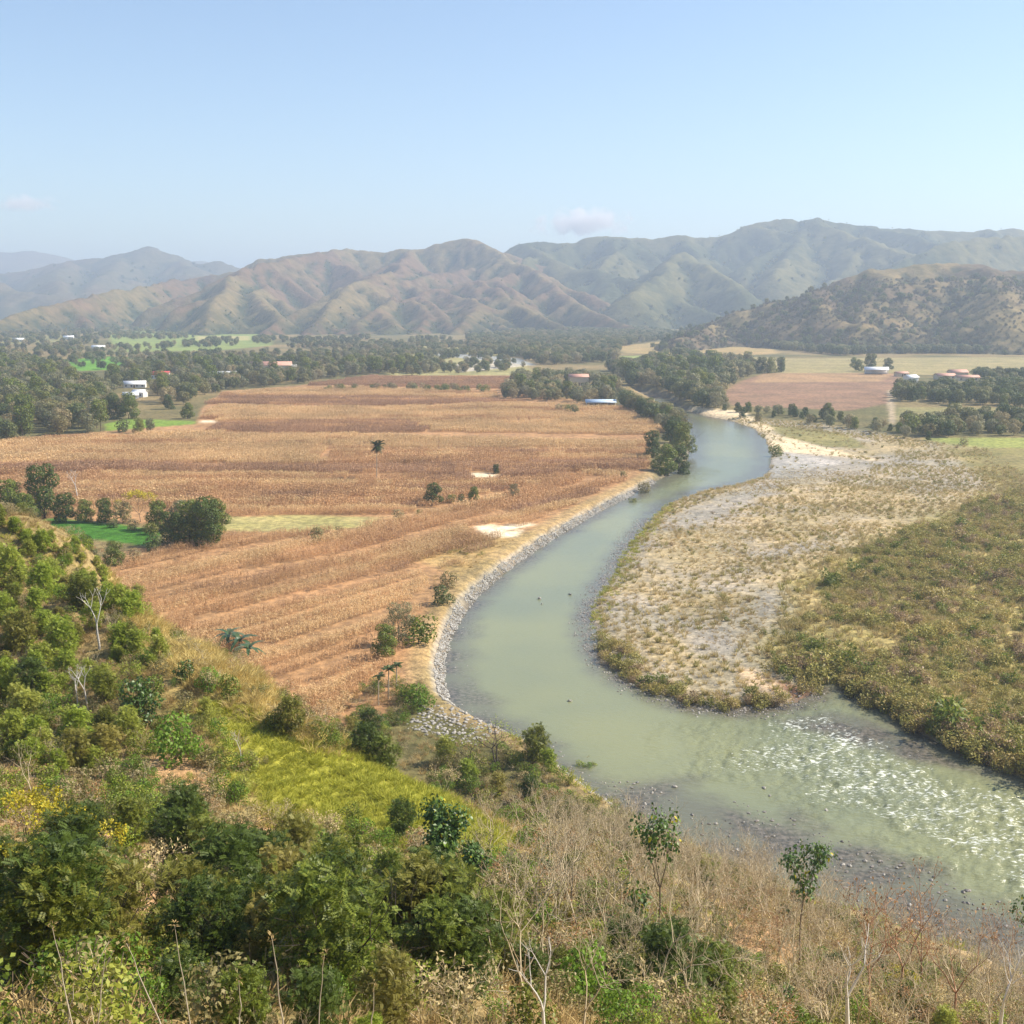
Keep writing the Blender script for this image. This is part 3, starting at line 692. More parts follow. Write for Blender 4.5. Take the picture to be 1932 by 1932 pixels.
def lobe_crown(name, rng, Ht, R, nl, n, L, W, mat, zlo=0.15, lobe=0.42, gap=0.3, rnd=0.55):
    P, v = lobe_points(rng, Ht, R, nl, n, zlo, lobe, gap); m_ = len(P)
    Nn = v + rnd_dir(rng, m_) * rnd + np.array([0, 0, 0.25])
    D = np.cross(Nn, rnd_dir(rng, m_))
    return leaf_quads(name, P, D, Nn, L * rng.uniform(0.6, 1.35, m_), W * rng.uniform(0.7, 1.25, m_), mat)

KIND = {}
def kind(key, name, cat, variants):
    KIND[key] = (name, cat, variants)                       # variants: list of [(part name, mesh), ...]
def mk(key, name, cat, n, seed, Ht, bark, leafs, **kw):
    out = []
    for i in range(n):
        rng = np.random.RandomState(seed + i)
        S, T = branch_net(rng, Ht, r0=kw.get('r0'), **kw.get('net', {}))
        parts = [('trunk', tubes(name + '_trunk', S, M[bark], kw.get('sides', 4)))]
        mt = M[leafs[i % len(leafs)]] if leafs else None
        if leafs:
            if kw.get('lob'): parts.append(('crown', lobe_crown(name + '_crown', rng, Ht, mat=mt, **kw['lob'])))
            elif kw.get('pin') and kw.get('pts'):
                P_, v_ = lobe_points(rng, Ht, **kw['pts']); parts.append(('crown', pinnate(name + '_crown', rng, [(q, None) for q in P_], mat=mt, **kw['pin'])))
            elif kw.get('pin'): parts.append(('crown', pinnate(name + '_crown', rng, T, mat=mt, **kw['pin'])))
            else: parts.append(('crown', crown(name + '_crown', rng, T, mat=mt, **kw['cr'])))
        out.append(parts)
    kind(key, name, cat, out)
# far and middle distance trees (12 m tall as built)
mk('far', 'broadleaf_tree', 'tree', 5, 11, 10, 'bark_dark', ['leaf_far'], net=dict(trunk=0.16, levels=3, ang=(30, 62), first=0.5), lob=dict(R=5.6, nl=10, n=1700, L=0.8, W=0.55, zlo=0.25, lobe=0.38))
mk('farolive', 'olive_tree', 'tree', 4, 21, 10, 'bark', ['leaf_olive', 'leaf_grey'], net=dict(trunk=0.2, levels=3, ang=(22, 50), first=0.5), lob=dict(R=4.9, nl=10, n=1500, L=0.7, W=0.42, zlo=0.22, gap=0.34, lobe=0.38))
mk('tall', 'tall_tree', 'tree', 3, 31, 14, 'bark', ['leaf_mid', 'leaf_grey'], net=dict(trunk=0.30, levels=3, ang=(18, 42), first=0.45), lob=dict(R=4.4, nl=11, n=1400, L=0.75, W=0.5, zlo=0.35, lobe=0.45))
mk('dense', 'dense_tree', 'tree', 4, 41, 9, 'bark_dark', ['leaf_dark', 'leaf_mid'], net=dict(trunk=0.1, levels=4, nch=(3, 4), ang=(30, 65), first=0.42, lr=0.62), lob=dict(R=3.6, nl=11, n=4200, L=0.40, W=0.26, zlo=0.06, gap=0.28))
mk('farbush', 'bush', 'bush', 3, 51, 3, 'bark_dark', ['leaf_far', 'leaf_olive', 'leaf_mid'], net=dict(trunk=0.12, levels=2, nch=(4, 5), ang=(30, 75), first=0.7), lob=dict(R=1.9, nl=7, n=650, L=0.34, W=0.22, zlo=0.05, lobe=0.5))
# hillside plants
mk('feather', 'feathery_tree', 'tree', 3, 61, 6, 'bark', ['leaf_lime', 'leaf_lime', 'leaf_fd'], net=dict(trunk=0.22, levels=4, nch=(2, 3), ang=(20, 48), first=0.42, lr=0.7), pts=dict(R=2.9, nl=22, n=1700, zlo=0.12, gap=0.40, lobe=0.27, sh=0.25), pin=dict(fronds=1, rad=0.25, L=0.42), sides=4)
mk('featherd', 'feathery_tree', 'tree', 5, 71, 6, 'bark_dark', ['leaf_fd', 'leaf_dark', 'leaf_mid', 'leaf_dark', 'leaf_fd'], net=dict(trunk=0.2, levels=4, nch=(3, 3), ang=(22, 52), first=0.42, lr=0.68), pts=dict(R=2.9, nl=22, n=1900, zlo=0.10, gap=0.42, lobe=0.27, sh=0.35), pin=dict(fronds=1, rad=0.25, L=0.38), sides=4)
mk('leafy', 'leafy_shrub', 'bush', 3, 81, 3, 'bark', ['leaf_bright', 'leaf_mid', 'leaf_gloss'], net=dict(trunk=0.12, levels=3, nch=(3, 4), ang=(25, 65), first=0.45), lob=dict(R=1.7, nl=8, n=900, L=0.26, W=0.19, zlo=0.08, lobe=0.45, rnd=0.9))
mk('shrub', 'shrub', 'bush', 4, 91, 1.8, 'bark', ['leaf_lime', 'leaf_mid', 'leaf_olive', 'leaf_bright'], net=dict(trunk=0.1, levels=3, nch=(3, 4), ang=(25, 65), first=0.5), lob=dict(R=1.0, nl=7, n=620, L=0.15, W=0.09, zlo=0.05, lobe=0.48, rnd=0.9))
mk('dryshrub', 'dry_shrub', 'bush', 4, 95, 1.8, 'twig', ['leaf_olive', 'leaf_fd', 'reed', 'leaf_rust'], net=dict(trunk=0.08, levels=4, nch=(3, 4), ang=(20, 60), first=0.5, wig=0.2), cr=dict(per=6, rad=0.25, L=0.13, W=0.07), r0=0.03, sides=3)
mk('twiggy', 'bare_tree', 'tree', 4, 121, 7, 'twig', None, net=dict(trunk=0.28, levels=5, nch=(2, 3), ang=(18, 50), first=0.38, lr=0.72, wig=0.16, side=0.2), r0=0.11, sides=3)
mk('pale', 'bare_tree', 'tree', 3, 131, 9, 'bark_white', None, net=dict(trunk=0.4, levels=4, nch=(2, 3), ang=(18, 48), first=0.4, lr=0.66, wig=0.14, side=0.3), r0=0.2, sides=5)
mk('rusty', 'sparse_tree', 'tree', 2, 141, 6.5, 'twig_rust', ['leaf_rust'], net=dict(trunk=0.3, levels=5, nch=(2, 3), ang=(20, 50), first=0.38, lr=0.7, wig=0.16, side=0.15), r0=0.10, cr=dict(per=2, rad=0.25, L=0.16, W=0.1), sides=3)
mk('willow', 'feathery_tree', 'tree', 1, 151, 7, 'bark', ['leaf_grey'], net=dict(trunk=0.15, levels=4, nch=(3, 3), ang=(15, 40), first=0.45, lr=0.66), lob=dict(R=2.5, nl=10, n=3200, L=0.34, W=0.1, zlo=0.08, rnd=0.9))
mk('spread', 'spreading_tree', 'tree', 1, 161, 7.5, 'bark_dark', ['leaf_lime'], net=dict(trunk=0.12, levels=5, nch=(3, 3), ang=(30, 62), first=0.5, lr=0.66, wig=0.2, up=0.05), r0=0.3, cr=dict(per=9, rad=0.7, L=0.24, W=0.12), sides=5)
mk('yellow', 'yellow_tree', 'tree', 1, 171, 5, 'bark', ['leaf_yellow'], net=dict(trunk=0.2, levels=4, nch=(3, 3), ang=(22, 55), first=0.42), cr=dict(per=42, rad=0.5, L=0.2, W=0.15))

def stem_blades(name, rng, n, Ht, spread, mat, W=0.03, bend=0.5, seedhead=0):
    az = rng.uniform(0, 6.28, n); r = spread * rng.uniform(0, 1, n) ** 0.5 * 0.4
    P = np.stack([np.cos(az) * r, np.sin(az) * r, np.full(n, -0.05)], 1)
    D = np.stack([np.cos(az) * bend, np.sin(az) * bend, np.ones(n)], 1) + rng.normal(0, 0.18, (n, 3)); D /= np.linalg.norm(D, axis=1)[:, None]
    H = Ht * rng.uniform(0.55, 1.1, n)
    S = np.cross(D, rnd_dir(rng, n)); S /= np.linalg.norm(S, axis=1)[:, None]
    mid = P + D * (H * 0.55)[:, None]; o = np.stack([np.cos(az), np.sin(az), np.zeros(n)], 1)
    tip = P + D * H[:, None] + o * (H * bend * 0.5)[:, None] - np.array([0, 0, 1]) * (H * bend * 0.25)[:, None]
    w = S * W * 0.5
    V = np.stack([P - w, P + w, mid + w, mid - w, tip], 1).reshape(-1, 3)
    b = np.arange(n)[:, None] * 5
    F = np.concatenate([np.array([[0, 1, 2, 3]]) + b, np.array([[3, 2, 4, 4]]) + b])
    me = bpy.data.meshes.new(name)
    me.from_pydata(V.tolist(), [], [tuple(f[:3]) if f[2] == f[3] else tuple(f) for f in F.tolist()]); me.update(); me.materials.append(mat)
    return me

# ---- instancing of uncountable cover
PROTO = {}
def proto(key, meshes):
    c = bpy.data.collections.new(key)
    for i, ms in enumerate(meshes):
        o = bpy.data.objects.new('%s_%02d' % (key, i), ms); c.objects.link(o)
    PROTO[key] = c
def join_parts(parts):                                      # trunk + crown in one mesh for scattering
    V, F, MI, mats, off = [], [], [], [], 0
    for nm, me in parts:
        n = len(me.vertices); v = np.empty(n * 3, np.float32); me.vertices.foreach_get('co', v); V.append(v.reshape(-1, 3))
        k = len(me.polygons); f = np.empty(k * 4, np.int32); me.loops.foreach_get('vertex_index', f); F.append(f.reshape(-1, 4) + off)
        MI.append(np.full(k, len(mats), np.int32)); mats.append(me.materials[0]); off += n
    me = mesh_from(parts[0][1].name + '_set', np.concatenate(V), np.concatenate(F))
    for m_ in mats: me.materials.append(m_)
    me.polygons.foreach_set('material_index', np.concatenate(MI)); return me
def scatter(name, key, P, rot=None, scl=None, rng=rs, label=None, parent=None):
    P = np.asarray(P, np.float32); n = len(P)
    if n == 0: return None
    me = bpy.data.meshes.new(name); me.vertices.add(n); me.vertices.foreach_set('co', P.ravel())
    if rot is None:
        rot = np.stack([rng.normal(0, 0.06, n), rng.normal(0, 0.06, n), rng.uniform(0, 6.28, n)], 1)
    if scl is None: scl = rng.uniform(0.75, 1.3, n)
    a = me.attributes.new('rot', 'FLOAT_VECTOR', 'POINT'); a.data.foreach_set('vector', np.asarray(rot, np.float32).ravel())
    f_attr(me, 'scl', scl)
    a = me.attributes.new('idx', 'INT', 'POINT'); a.data.foreach_set('value', rng.randint(0, 1000, n).astype(np.int32))
    o = link(name, me, parent)
    g = bpy.data.node_groups.new(name, 'GeometryNodeTree')
    g.interface.new_socket('Geometry', in_out='INPUT', socket_type='NodeSocketGeometry'); g.interface.new_socket('Geometry', in_out='OUTPUT', socket_type='NodeSocketGeometry')
    gi, go = g.nodes.new('NodeGroupInput'), g.nodes.new('NodeGroupOutput')
    ci = g.nodes.new('GeometryNodeCollectionInfo'); ci.inputs['Collection'].default_value = PROTO[key]
    ci.inputs['Separate Children'].default_value = True; ci.inputs['Reset Children'].default_value = True
    iop = g.nodes.new('GeometryNodeInstanceOnPoints'); iop.inputs['Pick Instance'].default_value = True
    def na(nm, t):
        nd = g.nodes.new('GeometryNodeInputNamedAttribute'); nd.data_type = t; nd.inputs['Name'].default_value = nm; return nd.outputs['Attribute']
    g.links.new(gi.outputs[0], iop.inputs['Points']); g.links.new(ci.outputs[0], iop.inputs['Instance'])
    e = g.nodes.new('FunctionNodeEulerToRotation'); g.links.new(na('rot', 'FLOAT_VECTOR'), e.inputs[0]); g.links.new(e.outputs[0], iop.inputs['Rotation'])
    g.links.new(na('scl', 'FLOAT'), iop.inputs['Scale']); g.links.new(na('idx', 'INT'), iop.inputs['Instance Index'])
    g.links.new(iop.outputs[0], go.inputs[0])
    md = o.modifiers.new('scatter', 'NODES'); md.node_group = g
    tag(o, label, kind='stuff'); return o
for k in list(KIND):
    proto(k, [join_parts(v) if len(v) > 1 else v[0][1] for v in KIND[k][2]])
rg = np.random.RandomState(5)
M['leaf_hill'] = leaf_mat('leaf_dry_scrub', (0.09, 0.075, 0.045), (0.20, 0.155, 0.09), (0.14, 0.13, 0.07), big=0.01)
proto('hillbush', [lobe_crown('hillbush', np.random.RandomState(s), 5, 2.8, 6, 260, 0.8, 0.5, M['leaf_hill'], zlo=0.05, lobe=0.5) for s in range(3)])
proto('tuft_tan', [stem_blades('tuft', rg, 26, 0.8, 0.5, M['grass_tan'], 0.028, 0.5) for _ in range(3)])
proto('tuft_gold', [stem_blades('tuft', rg, 30, 0.8, 0.6, M['grass_gold'], 0.026, 0.45) for _ in range(3)])
proto('tuft_green', [stem_blades('tuft', rg, 34, 0.55, 0.6, M['grass_green'], 0.026, 0.5) for _ in range(3)])
proto('reedclump', [stem_blades('reed', rg, 34, 1.5, 0.9, M['reed'], 0.06, 0.35) for _ in range(2)] + [stem_blades('reed', rg, 34, 1.2, 1.0, M['scrub'], 0.07, 0.4)])
def blob_shrub(mat, n, R, H, L, W, seed):
    rng = np.random.RandomState(seed); k = 5
    c = np.stack([rng.normal(0, R * 0.45, k), rng.normal(0, R * 0.45, k), rng.uniform(0.3, 0.75, k) * H], 1)
    T = [(q, None) for q in c]
    return crown('scrub', rng, T, n // k, R * 0.55, L, W, mat, flat=H / R * 0.6, out=0.7)
proto('scrub', [blob_shrub(M['scrub'], 345, 1.1, 1.5, 0.25, 0.13, 1), blob_shrub(M['scrub'], 299, 1.0, 1.7, 0.25, 0.13, 2), blob_shrub(M['scrub_brown'], 276, 0.9, 1.3, 0.25, 0.13, 3),
                blob_shrub(M['leaf_mid'], 299, 0.9, 1.5, 0.25, 0.13, 4), blob_shrub(M['scrub'], 322, 1.2, 1.3, 0.25, 0.13, 5)])
def stone(seed, mat):
    import bmesh
    rng = np.random.RandomState(seed); bm = bmesh.new(); bmesh.ops.create_icosphere(bm, subdivisions=1, radius=0.5)
    s = rng.uniform(0.7, 1.2, 3)
    for v in bm.verts:
        f = rng.uniform(0.8, 1.12); v.co = Vector((v.co.x * s[0] * f, v.co.y * s[1] * f, v.co.z * s[2] * 0.75 * f))
    me = bpy.data.meshes.new('stone'); bm.to_mesh(me); bm.free(); me.materials.append(mat); return me
proto('stones', [stone(i, M['rock']) for i in range(5)])
M['rock_pale'] = rock_mat('pale_stone', (0.26, 0.245, 0.215), (0.56, 0.53, 0.47))
proto('palestones', [stone(i + 40, M['rock_pale']) for i in range(5)])
proto('wetstones', [stone(i + 9, M['rock_dark']) for i in range(4)] + [stone(30, M['rock'])])
# corn: dry stalks in rows along local x
def corn_patch(name, rows, cols, dr, dc, leaves, mat, W, seed, Ht=2.0):
    rng = np.random.RandomState(seed); P, D, Nn, L, Wd = [], [], [], [], []
    for i in range(rows):
        for j in range(cols):
            p = np.array([(j - (cols - 1) / 2) * dc + rng.normal(0, 0.06), (i - (rows - 1) / 2) * dr + rng.normal(0, 0.05), 0.0])
            h = Ht * rng.uniform(0.75, 1.1); t = rng.normal(0, 0.07, 3); t[2] = 1
            P.append(p); D.append(t); Nn.append(rng.normal(0, 1, 3)); L.append(h); Wd.append(W * 0.9)
            for k in range(leaves):
                a = rng.uniform(0, 6.28); z = h * (0.25 + 0.65 * (k + rng.rand()) / leaves)
                P.append(p + t * z); D.append([math.cos(a), math.sin(a), rng.uniform(-0.9, 0.7)]); Nn.append([0, 0, 1.0]); L.append(rng.uniform(0.4, 0.8)); Wd.append(W * rng.uniform(1.0, 2.0))
    return leaf_quads(name, np.array(P), np.array(D, float), np.array(Nn, float), np.array(L), np.array(Wd), mat)
def corn_mat(name, a, b, c):
    return leaf_mat(name, a, b, c, rough=0.75, spec=0.12, trans=0.25, big=0.03)
CM = {'orange': corn_mat('corn_orange_brown', (0.40, 0.235, 0.115), (0.64, 0.41, 0.21), (0.56, 0.35, 0.18)),
      'light': corn_mat('corn_light_tan', (0.55, 0.38, 0.19), (0.74, 0.53, 0.28), (0.68, 0.48, 0.25)),
      'dark': corn_mat('corn_reddish_brown', (0.32, 0.19, 0.105), (0.52, 0.33, 0.195), (0.45, 0.28, 0.165))}
for k, mm in CM.items():
    proto('corn_near_' + k, [corn_patch('corn', 3, 6, 0.78, 0.36, 5, mm, 0.075, s) for s in range(4)])
    proto('corn_far_' + k, [corn_patch('corn', 6, 9, 0.95, 0.62, 4, mm, 0.2, s) for s in range(3)])

# ------------------------------------------------------------------ placing things
KH = dict(far=10, farolive=10, tall=14, dense=9, farbush=3, feather=6, featherd=6, leafy=3, shrub=1.8, dryshrub=1.8, twiggy=7, pale=9, rusty=6.5, willow=7, spread=7.5, yellow=5)
_cnt = {}
def put(key, p, h, label, group=None, var=None, rz=None, name=None, cat=None, wide=1.0):
    nm, ct, vs = KIND[key]
    i = _cnt.get(key, 0) if var is None else var; _cnt[key] = _cnt.get(key, 0) + 1
    s = h / KH[key]
    e = bpy.data.objects.new(name or nm, None); COL.objects.link(e)
    e.location = p; e.rotation_euler = (0, 0, random.uniform(0, 6.28) if rz is None else rz); e.scale = (s * wide, s * wide, s)
    e.empty_display_size = 0.1
    for pn, me in vs[i % len(vs)]:
        link(pn, me, e)
    tag(e, label, cat or ct, group); return e
def pts_in(P, sp, rng, jit=0.5, ang=0.0, spy=None, clump=0):
    spy = spy or sp; ca, sa = math.cos(ang), math.sin(ang)
    R = np.stack([P[:, 0] * ca + P[:, 1] * sa, -P[:, 0] * sa + P[:, 1] * ca], 1)
    xs = np.arange(R[:, 0].min(), R[:, 0].max(), sp); yy = np.arange(R[:, 1].min(), R[:, 1].max(), spy)
    X, Y = np.meshgrid(xs, yy); X = X.ravel() + rng.uniform(-jit, jit, X.size) * sp; Y = Y.ravel() + rng.uniform(-jit, jit, Y.size) * spy
    x, y = X * ca - Y * sa, X * sa + Y * ca
    k = inside(x, y, P); return x[k], y[k]
def in_view(x, y, z, mg=120):
    u, v = proj(np.stack([x, y, z], -1)); return (u > -mg) & (u < 1932 + mg) & (v < 1932 + mg) & (y > 3)

# ---- corn
def wang(a, b):
    A, B = G(*a), G(*b); return math.atan2(B[1] - A[1], B[0] - A[0])
PATHS = [gp(p) for p in ([(300, 1122), (470, 1080), (640, 1050), (760, 1022), (870, 985), (960, 965)], [(380, 1172), (560, 1130), (700, 1096), (860, 1056), (930, 1040)],
                         [(440, 1240), (640, 1190), (780, 1140), (860, 1090)], [(520, 1300), (640, 1250), (760, 1200), (800, 1170)], [(240, 1082), (430, 1040), (560, 1020), (700, 998)])]
BARE = [gp(p) for p in ([(880, 992), (940, 986), (1000, 999), (985, 1014), (900, 1014)], [(872, 892), (925, 889), (950, 900), (900, 904)], [(376, 790), (416, 790), (416, 800), (376, 800)])]
VERGE = gp([(770, 1060), (880, 1015), (1010, 1005), (1090, 972), (1170, 935), (1300, 900), (1300, 1000), (900, 1150), (850, 1140)])
A1 = wang((330, 1115), (870, 980))
FIELDS = [
    ('orange', A1, [(190, 1092), (290, 1046), (430, 1010), (560, 1007), (700, 993), (800, 970), (960, 932), (1090, 907), (1190, 893), (1232, 898), (1180, 930), (1100, 965), (1000, 1018), (905, 1085), (850, 1125),
                    (815, 1165), (792, 1195), (760, 1235), (712, 1280), (660, 1320), (600, 1400), (300, 1300)]),
    ('orange', 0.03, [(-60, 905), (200, 893), (500, 896), (720, 898), (950, 908), (1100, 896), (1218, 886), (1180, 892), (1090, 903), (960, 924), (830, 952), (760, 972), (430, 974), (300, 962), (0, 985), (-60, 985)]),
    ('dark', 0.03, [(-60, 883), (200, 874), (620, 882), (1225, 870), (1222, 884), (1100, 892), (950, 904), (720, 893), (500, 892), (200, 889), (-60, 902)]),
    ('light', 0.03, [(-40, 846), (40, 829), (370, 818), (610, 821), (612, 878), (200, 871), (-40, 880)]),
    ('light', 0.03, [(618, 821), (770, 826), (1228, 836), (1224, 846), (900, 848), (618, 846)]),
    ('orange', 0.03, [(618, 849), (900, 851), (1224, 849), (1224, 867), (900, 876), (618, 879)]),
    ('dark', 0.03, [(380, 814), (405, 799), (740, 794), (766, 795), (812, 817), (600, 818)]),
    ('light', 0.05, [(385, 789), (405, 766), (700, 771), (960, 762), (1050, 764), (1160, 768), (1205, 782), (1250, 802), (1238, 822), (816, 815), (770, 792), (400, 796)]),
    ('dark', 0.05, [(385, 762), (410, 750), (700, 750), (940, 755), (990, 758), (700, 767)]),
    ('light', 0.05, [(405, 747), (500, 737), (640, 731), (940, 741), (945, 752), (700, 747)]),
    ('dark', 0.05, [(575, 727), (700, 711), (980, 713), (950, 734), (640, 727)]),
]
for i, (ck, ang, poly) in enumerate(FIELDS):
    P = gp(poly)
    for near in (True, False):
        x, y = pts_in(P, 2.16 if near else 5.5, rs, 0.02, ang, 2.34 if near else 5.6)
        k = (y < 330) if near else (y >= 330)
        x, y = x[k], y[k]
        if len(x) < 3: continue
        keep = np.ones(len(x), bool)
        n = fbm(x / 22, y / 22, 71); n2_ = fbm(x / 7, y / 7, 72)
        if i == 0:
            keep &= ((-x * math.sin(ang) + y * math.cos(ang)) / 10.5 + 0.35 * n) % 1.0 > 0.15
            for L in PATHS: keep &= line_dist(x, y, L) > 1.4 + n2_ * 2.2
            keep &= ~inside(x, y, VERGE) | (n > 0.47)
        for L in BARE: keep &= ~inside(x, y, L)
        keep &= sdist(x, y, RIVER) > 8.5
        keep &= n2_ > 0.16
        z = valley(x, y); keep &= in_view(x, y, z, 200)
        if near:
            ht = np.where(y < 250, hill(x, y), -9); keep &= ht < z + 0.3
        x, y, z, n = x[keep], y[keep], z[keep], n[keep]
        scl = (0.62 + 0.75 * n) * rs.uniform(0.85, 1.15, len(x))
        rot = np.stack([np.zeros(len(x)), np.zeros(len(x)), np.full(len(x), ang) + rs.choice([0, math.pi], len(x))], 1)
        ca_, sa_ = math.cos(ang), math.sin(ang); al = x * ca_ + y * sa_; ac = -x * sa_ + y * ca_
        bn = fbm(al / 90, ac / 7.5, 400 + i, 3) + rs.normal(0, 0.035, len(x))
        lo, hi = {'orange': (0.30, 0.60), 'dark': (0.66, 0.95), 'light': (0.10, 0.30)}[ck]
        for c2, sel in (('dark', bn < lo), ('orange', (bn >= lo) & (bn < hi)), ('light', bn >= hi)):
            if sel.sum() < 3: continue
            scatter('corn', ('corn_near_' if near else 'corn_far_') + c2, np.stack([x, y, z], 1)[sel], rot[sel], scl[sel],
                label={'orange': 'orange brown ripe corn standing in rows by the river', 'light': 'pale tan dry corn in the broad middle fields', 'dark': 'reddish brown corn strip between paler fields'}[c2])
# low dry grass on field paths, verge and the olive strip
def grass_area(P, sp, key, s, name='dry_grass', label='short dry grass', keepf=None, smin=0.6, smax=1.2):
    x, y = pts_in(P, sp, rs, 0.7)
    z = height(x, y); k = in_view(x, y, z)
    if keepf is not None: k &= keepf(x, y)
    x, y, z = x[k], y[k], z[k]
    scatter(name, key, np.stack([x, y, z], 1), None, s * rs.uniform(smin, smax, len(x)), label=label)
grass_area(VERGE, 1.7, 'tuft_tan', 0.9, label='dry grass on the verge above the stone embankment', keepf=lambda x, y: (sdist(x, y, RIVER) > 6) & (fbm(x / 9, y / 9, 81) > 0.42))
grass_area(VERGE, 3.0, 'scrub', 0.5, name='scrub', label='olive scrub on the verge above the embankment', keepf=lambda x, y: (sdist(x, y, RIVER) > 7) & (fbm(x / 12, y / 12, 82) > 0.52))

# ---- stone embankment along the left bank, stones by the water, gravel bar cover
def along(L, step):
    seg = np.hypot(*np.diff(L, axis=0).T); c = np.concatenate([[0], np.cumsum(seg)]); s = np.arange(0, c[-1], step)
    return np.stack([np.interp(s, c, L[:, 0]), np.interp(s, c, L[:, 1])], 1)
DK = gp([(1240, 910), (1190, 937), (1150, 957), (1100, 985), (1050, 1015), (1010, 1042), (960, 1078), (910, 1120), (880, 1155), (860, 1192), (845, 1240), (840, 1282), (850, 1325), (860, 1345)], 0.0)
A_ = along(DK, 0.16)
def offset(A, L, lo, hi):
    n = len(A); t = np.gradient(A, axis=0); t /= np.linalg.norm(t, axis=1)[:, None] + 1e-9
    nrm = np.stack([t[:, 1], -t[:, 0]], 1)
    o = rs.uniform(lo, hi, n); Q = A + nrm * o[:, None]; Q2 = A - nrm * o[:, None]
    use = sdist(Q[:, 0], Q[:, 1], RIVER) > 0
    s = np.sign(o); Qf = np.where((sdist(Q[:, 0], Q[:, 1], RIVER) > sdist(Q2[:, 0], Q2[:, 1], RIVER))[:, None], Q, Q2)
    return Qf
Q = np.concatenate([offset(A_, DK, 0.0, 2.0) for _ in range(5)])
z = valley(Q[:, 0], Q[:, 1])
kq = fbm(Q[:, 0] / 5, Q[:, 1] / 5, 77) > 0.30; Q = Q[kq]; z = z[kq]
scatter('riprap_stones', 'palestones', np.column_stack([Q, z + 0.08]), None, rs.uniform(0.45, 1.0, len(Q)) ** 2.2 * 0.6, label='pale grey stones of the embankment along the left bank')
# spur of stones and the shingle spit below the embankment
SPIT = gp([(760, 1385), (800, 1340), (850, 1345), (880, 1355), (960, 1385), (900, 1420), (840, 1410)], 1.5)
x, y = pts_in(SPIT, 0.7, rs, 0.9); k = sdist(x, y, RIVER) > -0.3; x, y = x[k], y[k]
scatter('shingle', 'stones', np.column_stack([x, y, height(x, y)]), None, rs.uniform(0.25, 0.8, len(x)), label='grey white shingle spit below the embankment')
LOWB = gp([(860, 1342), (940, 1378), (1020, 1412), (1055, 1448), (1085, 1468), (1130, 1502), (1200, 1548), (1250, 1588), (1330, 1622), (1400, 1655), (1500, 1690), (1600, 1722), (1700, 1758), (1800, 1796), (1932, 1850)], 0.0)
A_ = along(LOWB, 0.12); Q = A_ + rs.normal(0, 1.6, A_.shape); z = height(Q[:, 0], Q[:, 1])
scatter('bank_stones', 'wetstones', np.column_stack([Q, np.maximum(z, -0.05)]), None, rs.uniform(0.15, 0.6, len(Q)) ** 1.3, label='small wet stones along the near water edge')
RB = gp(RIGHT_BANK[14:30], 0.0)
A_ = along(RB, 0.05); Q = A_ + rs.normal(0, 1.5, A_.shape) + 0
z = height(Q[:, 0], Q[:, 1])
scatter('bank_stones', 'wetstones', np.column_stack([Q, np.maximum(z, -0.04)]), None, rs.uniform(0.15, 0.62, len(Q)) ** 1.2, label='small stones along the edge of the gravel bar')
A_ = along(LOWB[2:9], 0.10); Q = offset(A_, LOWB, 0.0, 3.0) + rs.normal(0, 0.4, A_.shape); z = height(Q[:, 0], Q[:, 1])
scatter('bank_stones', 'palestones', np.column_stack([Q, z]), None, 0.15 + 0.5 * rs.uniform(0, 1, len(Q)) ** 2, label='pale stones on the near bank below the crest')
A_ = along(LOWB[2:15], 0.9); Q = offset(A_, LOWB, 0.8, 4.5) + rs.normal(0, 0.6, A_.shape); z = height(Q[:, 0], Q[:, 1])
scatter('bank_grass', 'tuft_green', np.column_stack([Q, z]), None, rs.uniform(1.0, 2.4, len(Q)), label='yellow green grass clumps on the near bank')
# stones showing through the riffles
x, y = pts_in(SHAL, 0.9, rs, 0.9); k = (fbm(x / 8, y / 8, 91) > 0.47) & (sdist(x, y, RIVER) < -0.5); x, y = x[k], y[k]
scatter('riffle_stones', 'wetstones', np.column_stack([x, y, np.full(len(x), -0.02)]), None, 0.18 + 0.5 * rs.uniform(0, 1, len(x)) ** 2.5, label='dark wet stones breaking the shallow riffle')
x, y = pts_in(SHAL3, 1.6, rs, 0.9); k = (sdist(x, y, RIVER) < -0.5); x, y = x[k], y[k]
scatter('riffle_stones', 'wetstones', np.column_stack([x, y, np.full(len(x), -0.1)]), None, rs.uniform(0.2, 0.5, len(x)), label='stones in the shallows under the embankment')
# stones over the bar
x, y = pts_in(BAR, 1.5, rs, 0.9)
k = (sdist(x, y, RIVER) > 0.8) & (y < 300); x, y = x[k], y[k]; z = valley(x, y); k = in_view(x, y, z, 40); x, y, z = x[k], y[k], z[k]
dd = sdist(x, y, RIVER)
k = rs.rand(len(x)) < 0.12 + 0.85 * smooth(1 - dd / 12); x, y, z = x[k], y[k], z[k]
scatter('gravel', 'stones', np.column_stack([x, y, z]), None, rs.uniform(0.15, 0.45, len(x)), label='pale cobbles strewn over the gravel bar')

